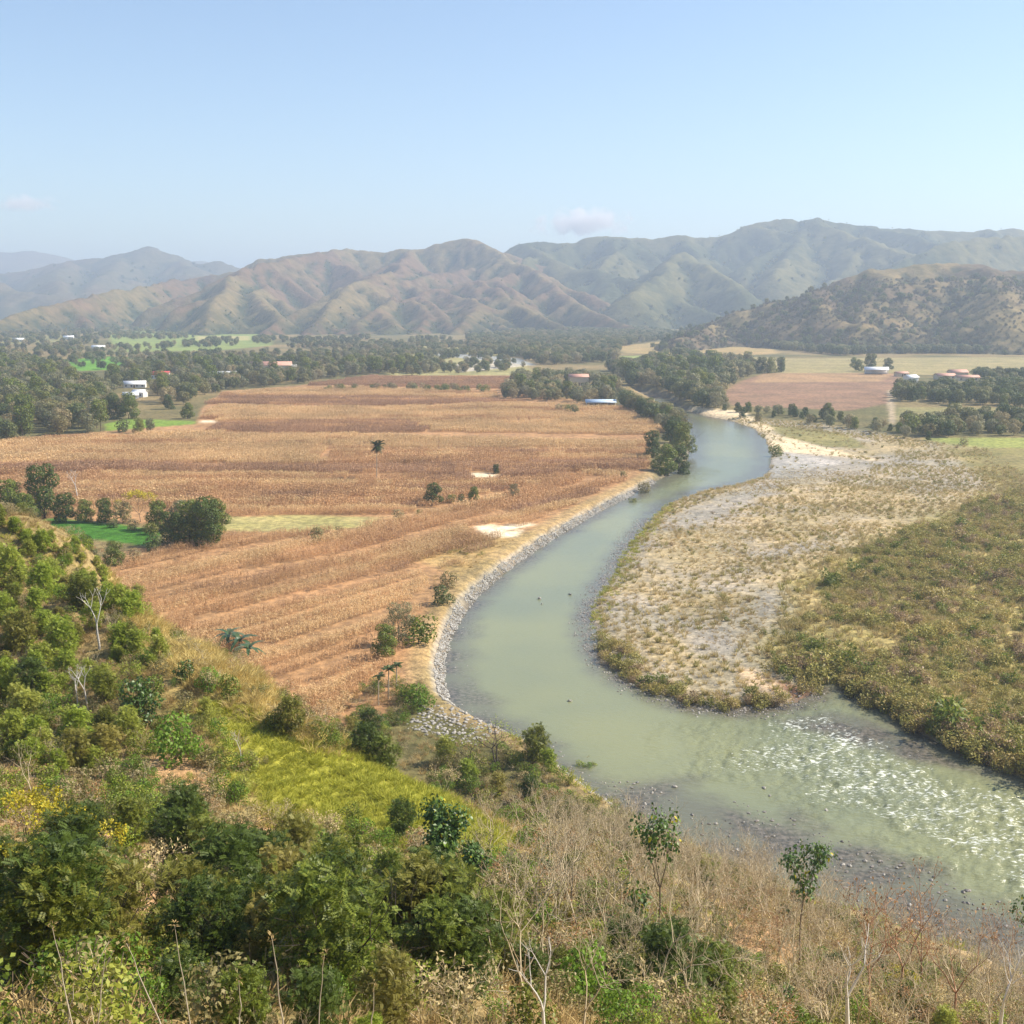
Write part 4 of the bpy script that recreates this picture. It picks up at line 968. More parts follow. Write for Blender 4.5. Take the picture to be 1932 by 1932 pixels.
GREENBAR = gp([(1470, 1105), (1560, 1055), (1700, 1010), (1860, 940), (1932, 905), (2500, 900), (2600, 1700), (2150, 1570), (1932, 1480), (1830, 1440), (1760, 1405), (1640, 1338), (1600, 1308), (1572, 1270), (1556, 1262),
               (1552, 1285), (1520, 1300), (1470, 1270), (1420, 1240), (1440, 1200), (1470, 1170)], 1.2)
x, y = pts_in(GREENBAR, 2.0, rs, 0.6); n = fbm(x / 16, y / 16, 61); nb = fbm(x / 45, y / 45, 62)
k = (n > 0.37) & (rs.rand(len(x)) < 0.88) & (sdist(x, y, RIVER) > 0.6) & (sdist(x, y, GREENBAR) + (fbm(x / 18, y / 18, 66) - 0.35) * 30 * smooth((sdist(x, y, RIVER) - 5) / 20) < 0); x, y = x[k], y[k]; z = valley(x, y); k = in_view(x, y, z, 60); x, y, z = x[k], y[k], z[k]
sc_ = np.exp(rs.normal(-0.02, 0.33, len(x))) * (0.75 + 0.5 * fbm(x / 25, y / 25, 63)) * (1 + 0.7 * smooth(1 - sdist(x, y, RIVER) / 12))
scatter('scrub', 'scrub', np.column_stack([x, y, z]), None, sc_, label='dense olive green scrub covering the right of the gravel bar')
x, y = pts_in(BAR, 1.25, rs, 0.9); k = (sdist(x, y, RIVER) > 1.5) & (y < 420) & ((fbm(x / 17, y / 17, 65, 3) + rs.normal(0, 0.06, len(x))) > 0.45); x, y = x[k], y[k]; z = valley(x, y); k = in_view(x, y, z, 40) & ~inside(x, y, GREENBAR); x, y, z = x[k], y[k], z[k]
scatter('dry_grass', 'tuft_tan', np.column_stack([x, y, z]), None, rs.uniform(0.4, 1.0, len(x)), label='low dry grass spreading in drifts over the gravel bar')
x, y = pts_in(GREENBAR, 1.8, rs, 0.8); k = sdist(x, y, RIVER) > 0.8; x, y = x[k], y[k]; z = valley(x, y); k = in_view(x, y, z, 60); x, y, z = x[k], y[k], z[k]
scatter('reeds', 'reedclump', np.column_stack([x, y, z]), None, rs.uniform(0.5, 1.3, len(x)), label='tan and green grass filling the gaps in the bar scrub')
x, y = pts_in(BAR, 1.75, rs, 0.8)
n = fbm(x / 20, y / 20, 64); bare = np.minimum.reduce([sdist(x, y, gp(p, 1.0)) for p in ([(1455, 850), (1480, 848), (1640, 868), (1700, 866), (1640, 885), (1560, 905), (1500, 930), (1455, 905)], [(1260, 975), (1400, 915), (1460, 900), (1470, 930), (1330, 985), (1240, 1010)],
        [(1290, 1190), (1380, 1180), (1420, 1190), (1380, 1230), (1300, 1225)], [(1440, 1115), (1470, 1110), (1460, 1180), (1420, 1180)], [(1300, 780), (1700, 840), (1680, 866), (1455, 850)])])
k = (sdist(x, y, RIVER) > 1.2) & (y < 620) & ((n > 0.42) | (rs.rand(len(x)) < 0.25)) & ((bare > 0) | (rs.rand(len(x)) < 0.10)); x, y = x[k], y[k]
z = valley(x, y); k = in_view(x, y, z, 60) & ~inside(x, y, GREENBAR); x, y, z = x[k], y[k], z[k]
scatter('reeds', 'reedclump', np.column_stack([x, y, z]), None, rs.uniform(0.35, 1.0, len(x)), label='straw coloured reeds scattered over the gravel bar')
k = rs.rand(len(x)) < 0.06
scatter('scrub', 'scrub', np.column_stack([x, y, z])[k], None, rs.uniform(0.35, 0.8, k.sum()), label='scattered low bushes among the reeds on the bar')
# bank fringes
for L, key, sp, off, s0, s1, lab, nm in ((gp(RIGHT_BANK[21:29], 0.4), 'scrub', 0.5, 2.6, 0.8, 1.5, 'dark green fringe of scrub at the tip of the gravel bar', 'scrub'),
                                     (gp(RIGHT_BANK[31:40], 0.4), 'scrub', 0.22, 2.6, 1.1, 1.8, 'tall dark scrub lining the far side of the side channel', 'scrub'),
                                     (gp(RIGHT_BANK[13:21], 0.4), 'tuft_green', 0.3, 2.2, 0.9, 1.8, 'yellow green grass fringe on the upper edge of the bar', 'bank_grass'),
                                     (gp(RIGHT_BANK[5:9], 0.4), 'reedclump', 1.5, 4.0, 0.5, 1.0, 'reeds on the sandy outer bend', 'reeds')):
    A_ = along(L, sp); Q = A_ + rs.normal(0, 1.0, A_.shape); Q2 = offset(Q, L, 0.3, off * 2); k = sdist(Q2[:, 0], Q2[:, 1], RIVER) > 0.4; Q2 = Q2[k]
    scatter(nm, key, np.column_stack([Q2, valley(Q2[:, 0], Q2[:, 1])]), None, rs.uniform(s0, s1, len(Q2)), label=lab)
# green paddy and the distant green plots carry young crops
grass_area(gp([(50, 986), (110, 981), (230, 993), (300, 1006), (290, 1030), (200, 1016), (70, 1008)]), 1.1, 'paddy', 0.5, 'paddy', 'bright green young rice in the small paddy') if 'paddy' in PROTO else None

# ---- named trees and bushes of the valley
def vt(key, u, v, hpx, label, z=None, **kw):
    p = G(u, v, 2.5); p[2] = valley(p[:1], p[1:2])[0] - 0.05
    dist = math.hypot(p[1] * CP, CAMZ * SP); h = hpx * p[1] / FPX / CP
    return put(key, p, h, label, **kw)
vt('dense', 85, 978, 104, 'tallest round dark tree in the grove left of the green paddy', wide=0.85)
vt('dense', 18, 985, 82, 'dark tree at the left picture edge beside the tallest grove tree')
vt('dense', -30, 985, 110, 'large dark tree cut by the left picture edge above the paddy')
vt('pale', 146, 945, 62, 'leafless white dead tree standing alone behind the grove', name='dead_tree')
for u, v, h, k, l in [(50, 990, 60, 'dense', 'low dark tree in front of the tallest tree of the grove'), (125, 985, 56, 'dense', 'dark tree just right of the tallest grove tree above the paddy'), (160, 985, 44, 'dense', 'round dark tree behind the left half of the green paddy'),
                      (200, 985, 46, 'dense', 'dark tree at the middle of the hedge behind the paddy'), (232, 988, 44, 'farolive', 'olive tree in the hedge behind the paddy'),
                      (265, 985, 60, 'yellow', 'slim yellowing tree rising from the hedge behind the paddy'), (298, 1000, 58, 'dense', 'very dark round tree right of the yellowing tree'),
                      (215, 996, 18, 'farbush', 'clipped green hedge bush at the back edge of the paddy'), (250, 1000, 20, 'farbush', 'green bush right of the paddy middle'), (285, 1008, 24, 'farbush', 'green bush at the right corner of the paddy'),
                      (330, 1030, 66, 'dense', 'left tree of the tall dark clump at the end of the hedge'), (358, 1025, 84, 'dense', 'dark tree in the heart of the clump at the hedge end'), (392, 1028, 92, 'dense', 'tallest tree of the clump bordering the brown corn'),
                      (410, 1005, 66, 'dense', 'rightmost tree of the clump bordering the brown corn'), (345, 1000, 58, 'farolive', 'thin brownish tree at the back of the hedge clump'), (290, 1038, 30, 'farbush', 'low bush below the hedge clump beside the paddy'),
                      (165, 1060, 52, 'dense', 'left half of the rounded brown green bush below the paddy'), (215, 1068, 50, 'dense', 'right half of the rounded brown green bush below the paddy'), (255, 1058, 24, 'farbush', 'small bush trailing right of the rounded bush')]:
    vt(k, u, v, h, l)
for u, v, h, k, l in [(819, 952, 42, 'dense', 'dark bush tree at the left end of the short hedge in the corn'), (893, 945, 28, 'dense', 'round bush at the right end of the short hedge in the corn'), (850, 948, 16, 'farbush', 'low green bush in the middle of the short hedge'),
                      (870, 946, 14, 'farbush', 'lowest green bush of the short hedge in the corn'), (752, 982, 22, 'farbush', 'bush at the corner of the olive grass strip'), (790, 972, 12, 'farbush', 'tiny bush between the grass strip and the hedge'), (970, 940, 28, 'willow', 'thin grey green sapling in the corn near the river'),
                      (935, 893, 18, 'dense', 'small tree beside the bare sandy spot'), (598, 1020, 26, 'farbush', 'lone dark bush in the near cornfield'), (640, 1005, 14, 'farbush', 'small bush at the edge of the olive strip'),
                      (725, 1238, 66, 'dense', 'dark upright tree standing left of the pale willow by the river'), (752, 1215, 84, 'willow', 'pale grey green willow like tree near the embankment'), (790, 1215, 56, 'farbush', 'green bush between the pale tree and the embankment'),
                      (832, 1140, 36, 'farbush', 'olive bush on the bank top above the pale tree'), (845, 1108, 30, 'farbush', 'dry bush at the top of the verge'), (790, 1340, 52, 'leafy', 'bright green round bush beside the shingle spit'), (770, 1325, 40, 'farbush', 'dark green bush left of the bright round bush'),
                      (1232, 862, 50, 'dense', 'round dark tree on the left bank where the river bends'), (1255, 885, 60, 'dense', 'broad tree overhanging the left bank of the river bend'), (1280, 880, 55, 'dense', 'tree leaning over the water at the river bend'),
                      (1175, 900, 12, 'farbush', 'low green bush in the corn corner by the river'), (1215, 915, 24, 'farbush', 'olive bush at the start of the embankment'), (1196, 932, 16, 'farbush', 'dark small bush on the embankment stones'),
                      (1290, 850, 60, 'dense', 'tree on the inner side of the river bend grove'), (1265, 835, 44, 'dense', 'tree behind the river bend grove'), (1285, 815, 40, 'farolive', 'olive tree above the river bend'),
                      (354, 790, 30, 'dense', 'lone dark tree at the corner of the far cornfield'), (318, 772, 28, 'dense', 'dark round tree behind the lone corner tree'), (262, 818, 30, 'dense', 'dark spreading tree on the green patch by the woods'), (232, 815, 24, 'farbush', 'bush at the woods edge on the green patch'),
                      (215, 790, 48, 'dense', 'left of two dark trees by the white house'), (243, 790, 50, 'dense', 'right of two dark trees by the white house'), (284, 815, 26, 'farolive', 'brownish tree beside the spreading tree on the green patch'),
                      (1056, 776, 14, 'farbush', 'left small bush in the far light corn'), (1072, 776, 14, 'farbush', 'middle small bush in the far light corn'), (1083, 779, 16, 'farbush', 'right small bush in the far light corn'),
                      (1640, 702, 34, 'dense', 'dark tree behind the white shed on the right bank'), (1620, 700, 22, 'dense', 'dark tree left of the white shed'), (1676, 700, 24, 'dense', 'dark tree right of the white shed'), (1612, 694, 20, 'dense', 'small tree at the left of the shed grove'),
                      (1435, 704, 30, 'dense', 'left of three round dark trees on the far field edge'), (1455, 704, 30, 'dense', 'middle of three round dark trees on the far field edge'), (1474, 702, 28, 'dense', 'right of three round dark trees on the far field edge'),
                      (1718, 815, 34, 'leafy', 'bright green tree in the far bank tree line'), (1775, 818, 22, 'leafy', 'small bright green bush in the far bank tree line'), (1818, 838, 14, 'farbush', 'small round tree alone on the green field'),
                      (1563, 790, 30, 'dense', 'dark tree on the brown field edge above the bar'), (1402, 784, 20, 'dense', 'small dark tree at the far bank above the beach'), (1465, 850, 22, 'farbush', 'bush on the sandy tip of the outer bend'), (1430, 790, 18, 'farolive', 'thin bush at the beach head')]:
    vt(k, u, v, h, l)

# coconut palm, papayas, bananas
def curved_leaf(name, mat, L, W, pairs, droop, lw=0.13):
    V, F = [], []
    n = 9; pts = [np.array([L * i / n, 0, L * (0.32 * (i / n) - droop * (i / n) ** 2)]) for i in range(n + 1)]
    for i in range(n):                                      # rib
        b = len(V); V += [pts[i] + [0, -.02, 0], pts[i] + [0, .02, 0], pts[i + 1] + [0, .015, 0], pts[i + 1] + [0, -.015, 0]]; F.append((b, b + 1, b + 2, b + 3))
    for i in range(pairs):
        f = (i + 1) / (pairs + 1); x = f * n; k = int(x); p = pts[k] + (pts[min(k + 1, n)] - pts[k]) * (x - k); w = W * math.sin(math.pi * (0.15 + 0.8 * f)) 
        for sg in (-1, 1):
            b = len(V); d = np.array([0.45, sg, -0.35]); d = d / np.linalg.norm(d) * w
            V += [p, p + d * 0.5 + [lw, 0, .03], p + d, p + d * 0.5 - [lw, 0, -.0]]; F.append((b, b + 1, b + 2, b + 3))
    return mesh_from(name, V, F, mat)
def palm_like(name, label, cat, p, Ht, nfr, L, W, mat, rtr, bark, pairs=14, droop=0.75, lf='frond', el=(0.1, 1.1), blade=False, lean=0.03):
    e = bpy.data.objects.new(name, None); COL.objects.link(e); e.location = p; tag(e, label, cat)
    rng = np.random.RandomState(int(abs(p[0] * 7)) % 999)
    S = [(np.array([lean * Ht * (i / 8) ** 2, 0, Ht * i / 8 - (0.3 if i == 0 else 0)]), np.array([lean * Ht * ((i + 1) / 8) ** 2, 0, Ht * (i + 1) / 8]), rtr * (1.15 - 0.05 * i), rtr * (1.1 - 0.05 * i)) for i in range(8)]
    link('trunk', tubes(name + '_trunk', S, bark, 7), e)
    if blade:
        V, F = [], []; n = 7
        for i in range(n + 1):
            f = i / n; w = W * math.sin(math.pi * min(0.97, 0.1 + 0.85 * f)) ** 0.7; x = L * f; zz = L * (0.5 * f - droop * f * f)
            V += [(x, -w, zz + 0.12 * w), (x, 0, zz), (x, w, zz + 0.12 * w)]
            if i: b = 3 * (i - 1); F += [(b, b + 1, b + 4, b + 3), (b + 1, b + 2, b + 5, b + 4)]
        me = mesh_from(lf, V, F, mat)
    else: me = curved_leaf(lf, mat, L, W, pairs, droop)
    for i in range(nfr):
        o = link(lf, me, e, (lean * Ht, 0, Ht)); o.rotation_euler = (0, -rng.uniform(*el) + 0.35, i * 2.4 + rng.uniform(-.2, .2)); k = rng.uniform(0.8, 1.1); o.scale = (k, k, k)
    return e
M['palm'] = leaf_mat('palm_leaf', (0.03, 0.06, 0.015), (0.09, 0.13, 0.03), rough=0.4, spec=0.4, trans=0.2)
M['banana'] = leaf_mat('banana_leaf', (0.03, 0.075, 0.03), (0.07, 0.14, 0.05), (0.12, 0.16, 0.07), rough=0.35, spec=0.5, trans=0.3)
p = G(711, 906, 2.5); palm_like('coconut_palm', 'lone coconut palm standing in the brown cornfield', 'palm', p, 12.0, 34, 3.0, 1.2, M['palm'], 0.13, M['bark_pale'], el=(-0.7, 1.3), droop=0.6)
for u, v, hh, l in [(714, 1330, 4.6, 'left papaya tree with a bare pale stem near the cornfield corner'), (733, 1318, 4.8, 'middle papaya tree with a bare pale stem near the cornfield corner'), (748, 1304, 4.4, 'right papaya tree nearest the river embankment')]:
    p = G(u, v, 2.5); palm_like('papaya_tree', l, 'papaya', p, hh, 14, 1.1, 0.45, M['palm'], 0.11, M['bark_pale'], pairs=8, droop=0.5, lf='leaf', el=(0, 0.9))
for u, v, l in [(432, 1195, 'left banana plant behind the golden ridge'), (452, 1205, 'tallest banana plant behind the golden ridge'), (470, 1222, 'right banana plant at the corn edge')]:
    p = G(u, v + 22, 2.5); palm_like('banana_plant', l, 'banana', p, 1.7, 10, 3.0, 0.42, M['banana'], 0.16, M['bark'], droop=0.95, lf='leaf', el=(0.3, 1.1), blade=True, lean=0.02)

# ---- woodland belts: the nearest trees one by one, the rest as woods
ADJ = {'far': 'dark rounded', 'farolive': 'pale olive', 'tall': 'tall slim', 'dense': 'bushy green', 'farbush': 'low'}
WOODS = [
    ('in the broad mixed woods at the left picture edge', [(-60, 655), (60, 690), (130, 715), (205, 745), (215, 775), (195, 800), (190, 818), (40, 828), (-60, 850)], 10.5, dict(far=3, farolive=5, tall=2), (0.75, 1.15), 90),
    ('in the tree belt along the far edge of the cornfields', [(200, 712), (300, 690), (500, 683), (700, 688), (815, 690), (822, 704), (700, 707), (620, 716), (560, 726), (430, 736), (380, 750), (345, 765), (240, 760)], 10.5, dict(far=4, farolive=3, tall=2), (0.7, 1.1), 60),
    ('around the far left village between green plots', [(-60, 606), (250, 622), (380, 640), (560, 655), (700, 660), (880, 668), (740, 685), (500, 680), (300, 690), (200, 700), (60, 690), (-60, 655)], 33, dict(far=3, farolive=3), (0.5, 0.95), 0),
    ('in the woods beyond the dry river arm', [(880, 640), (1000, 628), (1200, 622), (1290, 636), (1170, 655), (1160, 684), (1010, 690), (980, 678), (890, 662)], 13, dict(far=4, farolive=3), (0.8, 1.2), 0),
    ('in the grove behind the long shed', [(952, 736), (1000, 722), (1080, 716), (1168, 728), (1172, 755), (1120, 765), (1050, 758), (1000, 757), (955, 751)], 8.5, dict(farolive=5, far=2, tall=1), (0.7, 1.0), 26),
    ('in the woods across the river upstream', [(1150, 700), (1240, 684), (1420, 690), (1425, 706), (1385, 722), (1352, 745), (1372, 775), (1290, 770), (1245, 750), (1190, 728)], 9.5, dict(far=4, farolive=3, tall=1), (0.8, 1.2), 45),
    ('crowding the left bank upstream of the bend', [(1178, 760), (1215, 775), (1262, 790), (1300, 805), (1300, 835), (1270, 825), (1240, 800), (1205, 784), (1172, 772)], 6.5, dict(dense=3, farolive=1, far=1), (0.6, 0.95), 18),
    ('in the tree line above the gravel beach', [(1345, 772), (1480, 790), (1600, 808), (1700, 826), (1760, 832), (1760, 822), (1640, 800), (1500, 782), (1380, 768)], 9, dict(dense=3, farolive=3), (0.35, 0.75), 24),
    ('in the tree line above the green field', [(1690, 805), (1800, 795), (1980, 795), (2100, 800), (2100, 824), (1932, 824), (1760, 826)], 8.5, dict(far=3, farolive=2, dense=1), (0.55, 0.95), 30),
    ('in the dark grove below the farm houses', [(1676, 742), (1720, 735), (1800, 738), (1980, 728), (2100, 730), (2100, 768), (1932, 768), (1800, 766), (1690, 756)], 10, dict(far=4, dense=2), (0.7, 1.05), 30),
    ('along the foot of the brown hill', [(1300, 640), (1400, 652), (1520, 665), (1600, 672), (1640, 668), (1800, 668), (2100, 668), (2100, 660), (1700, 656), (1600, 660), (1500, 652), (1380, 638)], 10, dict(far=5, farolive=2), (0.8, 1.1), 10),
    ('behind the farm houses', [(1830, 712), (1900, 706), (2000, 706), (2000, 722), (1880, 722)], 11, dict(dense=1, far=2), (0.5, 0.8), 0),
    ('between the far fields', [(600, 738), (720, 736), (880, 742), (930, 742), (930, 736), (720, 731), (600, 733)], 9, dict(farbush=1), (0.8, 1.6), 0),
    ('scattered beyond the woods', [(560, 655), (880, 645), (1000, 700), (800, 708), (560, 690)], 24, dict(far=2, farolive=2), (0.5, 0.9), 0),
    ('scattered across the far plain', [(380, 640), (560, 640), (860, 640), (860, 650), (560, 655), (380, 652)], 34, dict(far=1), (0.6, 1.0), 0),
    ('on the far bank of the upstream fields', [(1160, 686), (1300, 664), (1330, 690), (1200, 700)], 18, dict(far=2, farolive=1), (0.6, 0.9), 0),
]
HS = [G(u, v, 2.5) for u, v in ((302, 714), (255, 731), (247, 752), (264, 749), (512, 700), (484, 698), (545, 700), (420, 711), (1133, 768), (1091, 727), (1653, 706), (1718, 723), (1806, 712), (1782, 715), (1824, 718), (56, 619), (118, 623), (130, 640), (265, 620), (186, 660), (35, 645))]
rw = np.random.RandomState(99)
ORD = ['leftmost', 'second', 'third', 'fourth', 'fifth', 'sixth', 'seventh', 'eighth', 'ninth']
for phrase, poly, sp, mix_, (s0, s1), nind in WOODS:
    P = gp(poly); x, y = pts_in(P, sp, rw, 0.8 if sp > 15 else 0.45)
    if sp > 15:
        k = fbm(x / 110, y / 110, 14) + rw.normal(0, 0.04, len(x)) > 0.47; x, y = x[k], y[k]
        x = np.concatenate([x, x + rw.normal(0, 11, len(x)), x + rw.normal(0, 14, len(x))]); y = np.concatenate([y, y[:len(y)] + rw.normal(0, 11, len(y)), y + rw.normal(0, 16, len(y))])
    k = sdist(x, y, RIVER) > 2.5
    for h_ in HS: k &= ~((np.abs(x - h_[0] * y / h_[1]) < 13) & (y > h_[1] - 85) & (y < h_[1] + 8))
    x, y = x[k], y[k]; z = valley(x, y); k = in_view(x, y, z, 60); x, y, z = x[k], y[k], z[k]
    nz = fbm(x / 60, y / 60, 13)
    ks = list(mix_); pr = np.array([mix_[q] for q in ks], float); pr /= pr.sum()
    ch = rw.choice(len(ks), len(x), p=pr); sc_ = rw.uniform(s0, s1, len(x)) * (0.8 + 0.4 * nz)
    d2 = y; order = np.argsort(y); ind = np.zeros(len(x), bool)
    if nind:
        # the trees that stand in front along each line of sight
        u, v = proj(np.stack([x, y, z], -1)); done_ = {}
        cand = order[(u[order] > -10) & (u[order] < 1942)]
        for i in cand:
            b = int(u[i] // 9)
            if done_.get(b, 0) < 3 and ind.sum() < nind: ind[i] = True; done_[b] = done_.get(b, 0) + 1
    u, v = proj(np.stack([x, y, z], -1)); rank = {}
    for q, kk in enumerate(ks):
        ii = [i for i in np.where(ind)[0] if ch[i] == q and -5 < u[i] < 1937]; ii.sort(key=lambda i: u[i])
        if len(ii) <= 9:
            for r_, i in enumerate(ii): rank[i] = ('leftmost' if r_ == 0 else ORD[r_] + ' from left') + ' of ' + str(len(ii)) + ' ' if len(ii) > 1 else ''
    for i in np.where(ind)[0]:
        kk = ks[ch[i]]
        if i in rank:
            put(kk, (x[i], y[i], z[i] - 0.05), KH[kk] * sc_[i], (rank[i] + ADJ[kk] + (' trees ' if rank[i] else ' tree ') + phrase), group=ADJ[kk] + ' trees ' + phrase, rz=rw.uniform(0, 6.28)); continue
        put(kk, (x[i], y[i], z[i] - 0.05), KH[kk] * sc_[i], ADJ[kk] + ' tree ' + phrase, group=ADJ[kk] + ' trees ' + phrase, rz=rw.uniform(0, 6.28))
    for q, kk in enumerate(ks):
        j = (~ind) & (ch == q)
        if j.sum(): scatter('woods', kk, np.column_stack([x, y, z])[j], None, sc_[j], rw, label=(ADJ[kk] + ' woods ' + phrase))
# trees in the gullies and on the feet of the hills
for key, mk_, sc0, cnt, lab in (('A', 'far', 0.48, 3200, 'dark trees in the gullies of the tan mountain'), ('B', 'far', 0.9, 4200, 'dark trees over the long green mountain range'), ('E', 'hillbush', 0.9, 11000, 'dry brown woods over the nearest hill'), ('C', 'far', 1.4, 500, 'trees at the foot of the far left mountain')):
    X, Y, H, gk, crest = MT[key]
    w = (gk ** 3 + 0.012) * (H > 2) * (np.abs(X / Y) < 0.5)
    if key == 'E': w = (0.25 + gk) * (H > 2) * (np.abs(X / Y) < 0.5) * (proj(np.stack([X, Y, H], -1))[1] > 515 + 25 * fbm(X / 80, Y / 80, 3))
    w = w.ravel() / w.sum(); i = rw.choice(w.size, cnt, p=w)
    st_ = X[0, 1] - X[0, 0]
    P = np.column_stack([X.ravel()[i] + rw.uniform(-.4, .4, cnt) * st_, Y.ravel()[i] + rw.uniform(-.4, .4, cnt) * st_, H.ravel()[i] - 0.8])
    scatter('hill_woods', mk_, P, None, rw.uniform(0.5, 1.05, cnt) * sc0, rw, label=lab)
    if key in 'BE':
        q_ = cnt // 12; sc_ = rw.uniform(0.5, 0.95, q_); i = i[:q_]
        P = P[:q_]; scatter('hill_woods', 'far', P + rw.normal(0, 6, P.shape) * [1, 1, 0], None, sc_, rw, label='darker trees among the hill woods')
    if key == 'B':                                          # thin trees along the skyline
        C_ = np.array(crest); L = along(C_[:, :2], 30.0); t = np.interp(L[:, 0], C_[:, 0], C_[:, 2])
        k = rw.rand(len(L)) < 0.5
        scatter('skyline_trees', 'tall', np.column_stack([L, t - 2])[k], None, rw.uniform(0.3, 0.85, k.sum()) * 0.6, rw, label='tiny trees along the skyline ridge')

# ------------------------------------------------------------------ houses and sheds
def paint_m(n, c, r=0.6): return plain(n, c, r, 0.12, 0.8)
HM = {'white': paint_m('white_wall', (0.72, 0.71, 0.68)), 'wroof': paint_m('white_metal_roof', (0.85, 0.86, 0.87), 0.45), 'red': paint_m('red_roof', (0.55, 0.07, 0.07)), 'brown': paint_m('brown_roof', (0.36, 0.20, 0.13)),
      'pink': paint_m('pink_roof', (0.55, 0.30, 0.22)), 'cream': paint_m('cream_wall', (0.62, 0.52, 0.38)), 'blue': paint_m('blue_metal_roof', (0.50, 0.62, 0.75), 0.45), 'win': paint_m('window_dark', (0.05, 0.06, 0.07), 0.2),
      'door': paint_m('door_brown', (0.16, 0.09, 0.05)), 'grey': paint_m('grey_metal_roof', (0.45, 0.46, 0.46), 0.5)}
def bx(x0, x1, y0, y1, z0, z1):
    V = [(x, y, z) for z in (z0, z1) for x, y in ((x0, y0), (x1, y0), (x1, y1), (x0, y1))]
    return V, [(0, 3, 2, 1), (4, 5, 6, 7), (0, 1, 5, 4), (1, 2, 6, 5), (2, 3, 7, 6), (3, 0, 4, 7)]
def boxes(name, L, mat):
    V, F = [], []
    for b in L:
        v, f = bx(*b); F += [tuple(i + len(V) for i in q) for q in f]; V += v
    return mesh_from(name, V, F, mat)
def gable(name, w, d, z0, rise, over, mat, th=0.12):
    x, y = w / 2 + over, d / 2 + over; zo = z0 - rise * over / (d / 2)
    V = [(-x, -y, zo), (x, -y, zo), (x, 0, z0 + rise), (-x, 0, z0 + rise), (x, y, zo), (-x, y, zo)]
    V += [(a, b, c + th) for a, b, c in V]
    F = [(0, 1, 2, 3), (3, 2, 4, 5), (7, 6, 9, 8), (8, 9, 11, 10), (0, 6, 7, 1), (1, 7, 8, 2), (2, 8, 10, 4), (4, 10, 11, 5), (5, 11, 9, 3), (3, 9, 6, 0)]
    return mesh_from(name, V, F, mat)
def house(name, label, cat, u, v, w, d, h, roof, wall, rise=1.2, rz=0.0, windows=3, shed=False):
    p = G(u, v, 2.5); p[2] = valley(p[:1], p[1:2])[0] - 0.1
    e = bpy.data.objects.new(name, None); COL.objects.link(e); e.location = p; e.rotation_euler = (0, 0, rz); tag(e, label, cat)
    r = link('roof', gable('roof', w, d, h, rise, 0.5, HM[roof]), e)
    if shed:
        for i in range(5):
            for s in (-1, 1):
                x = -w / 2 + 0.2 + (w - 0.4) * i / 4; y = s * (d / 2 - 0.2); link('post', boxes('post', [(x - .12, x + .12, y - .12, y + .12, -0.3, h)], HM['white']), e)
        link('wall', boxes('wall', [(-w / 2 + .4, w / 2 - .4, d / 2 - .5, d / 2 - .35, -0.3, h - 0.3)], HM[wall]), e)
    else:
        V = [(-w / 2, -d / 2, -.4), (w / 2, -d / 2, -.4), (w / 2, d / 2, -.4), (-w / 2, d / 2, -.4), (-w / 2, -d / 2, h), (w / 2, -d / 2, h), (w / 2, d / 2, h), (-w / 2, d / 2, h), (w / 2, 0, h + rise - .05), (-w / 2, 0, h + rise - .05)]
        me = bpy.data.meshes.new('wall'); me.from_pydata(V, [], [(0, 1, 5, 4), (2, 3, 7, 6), (1, 2, 6, 8, 5), (3, 0, 4, 9, 7)]); me.materials.append(HM[wall]); link('wall', me, e)
        link('door', boxes('door', [(-.5, .5, -d / 2 - .05, -d / 2 + .02, 0, 2.1)], HM['door']), e)
        for i in range(windows):
            x = -w / 2 + w * (i + 0.5) / windows
            if abs(x) < 1.2: x = 2.0
            link('window', boxes('window', [(x - .6, x + .6, -d / 2 - .04, -d / 2 + .02, 1.0, 2.1)], HM['win']), e)
    return e
house('house', 'red roofed house among the trees of the left belt', 'house', 302, 714, 15, 9, 3.4, 'red', 'white', 2.4, 0.1)
house('house', 'long white roofed house at the edge of the left woods', 'house', 255, 731, 15, 7, 2.8, 'wroof', 'white', 2.0, 0.15, 4)
house('house', 'white house in front of the long white roof', 'house', 247, 752, 9, 6, 2.6, 'wroof', 'white', 1.6, 0.3, 2)
house('house', 'small white house beside the field path on the left', 'house', 264, 749, 8, 6, 3.4, 'wroof', 'white', 1.4, -0.2, 2)
house('building', 'long pink roofed building on a rise in the tree belt', 'building', 512, 700, 36, 12, 5.5, 'pink', 'cream', 3.0, 0.05, 7)
house('house', 'grey roofed house left of the pink building', 'house', 484, 698, 15, 8, 4, 'grey', 'cream', 2.0, 0.2)
house('house', 'pale house right of the pink building', 'house', 545, 700, 14, 8, 4, 'grey', 'white', 1.8, -0.1)
house('house', 'low pale house in the middle of the tree belt', 'house', 420, 711, 22, 8, 3, 'grey', 'cream', 1.6, 0.1, 4)
house('shed', 'open sided shed with a long pale blue metal roof by the grove', 'shed', 1133, 768, 17, 7, 3.2, 'blue', 'white', 1.3, 0.0, shed=True)
house('house', 'tan roofed house in the olive grove', 'house', 1091, 727, 14, 8, 6.5, 'pink', 'cream', 1.8, 0.1)
house('shed', 'white metal roofed shed alone in the right bank field', 'shed', 1653, 706, 19, 10, 4.2, 'wroof', 'white', 2.0, -0.25, shed=True)
house('house', 'white gabled house behind the dark grove on the right', 'house', 1718, 723, 9, 7, 4.8, 'wroof', 'white', 1.6, 0.4, 2)
house('farmhouse', 'tallest brown roofed farm house on the right bank', 'house', 1806, 712, 14, 9, 4.5, 'pink', 'cream', 2.0, 0.05)
house('farmhouse', 'left wing farm building with a pale brown roof', 'house', 1782, 715, 15, 8, 3.0, 'pink', 'cream', 1.6, 0.1)
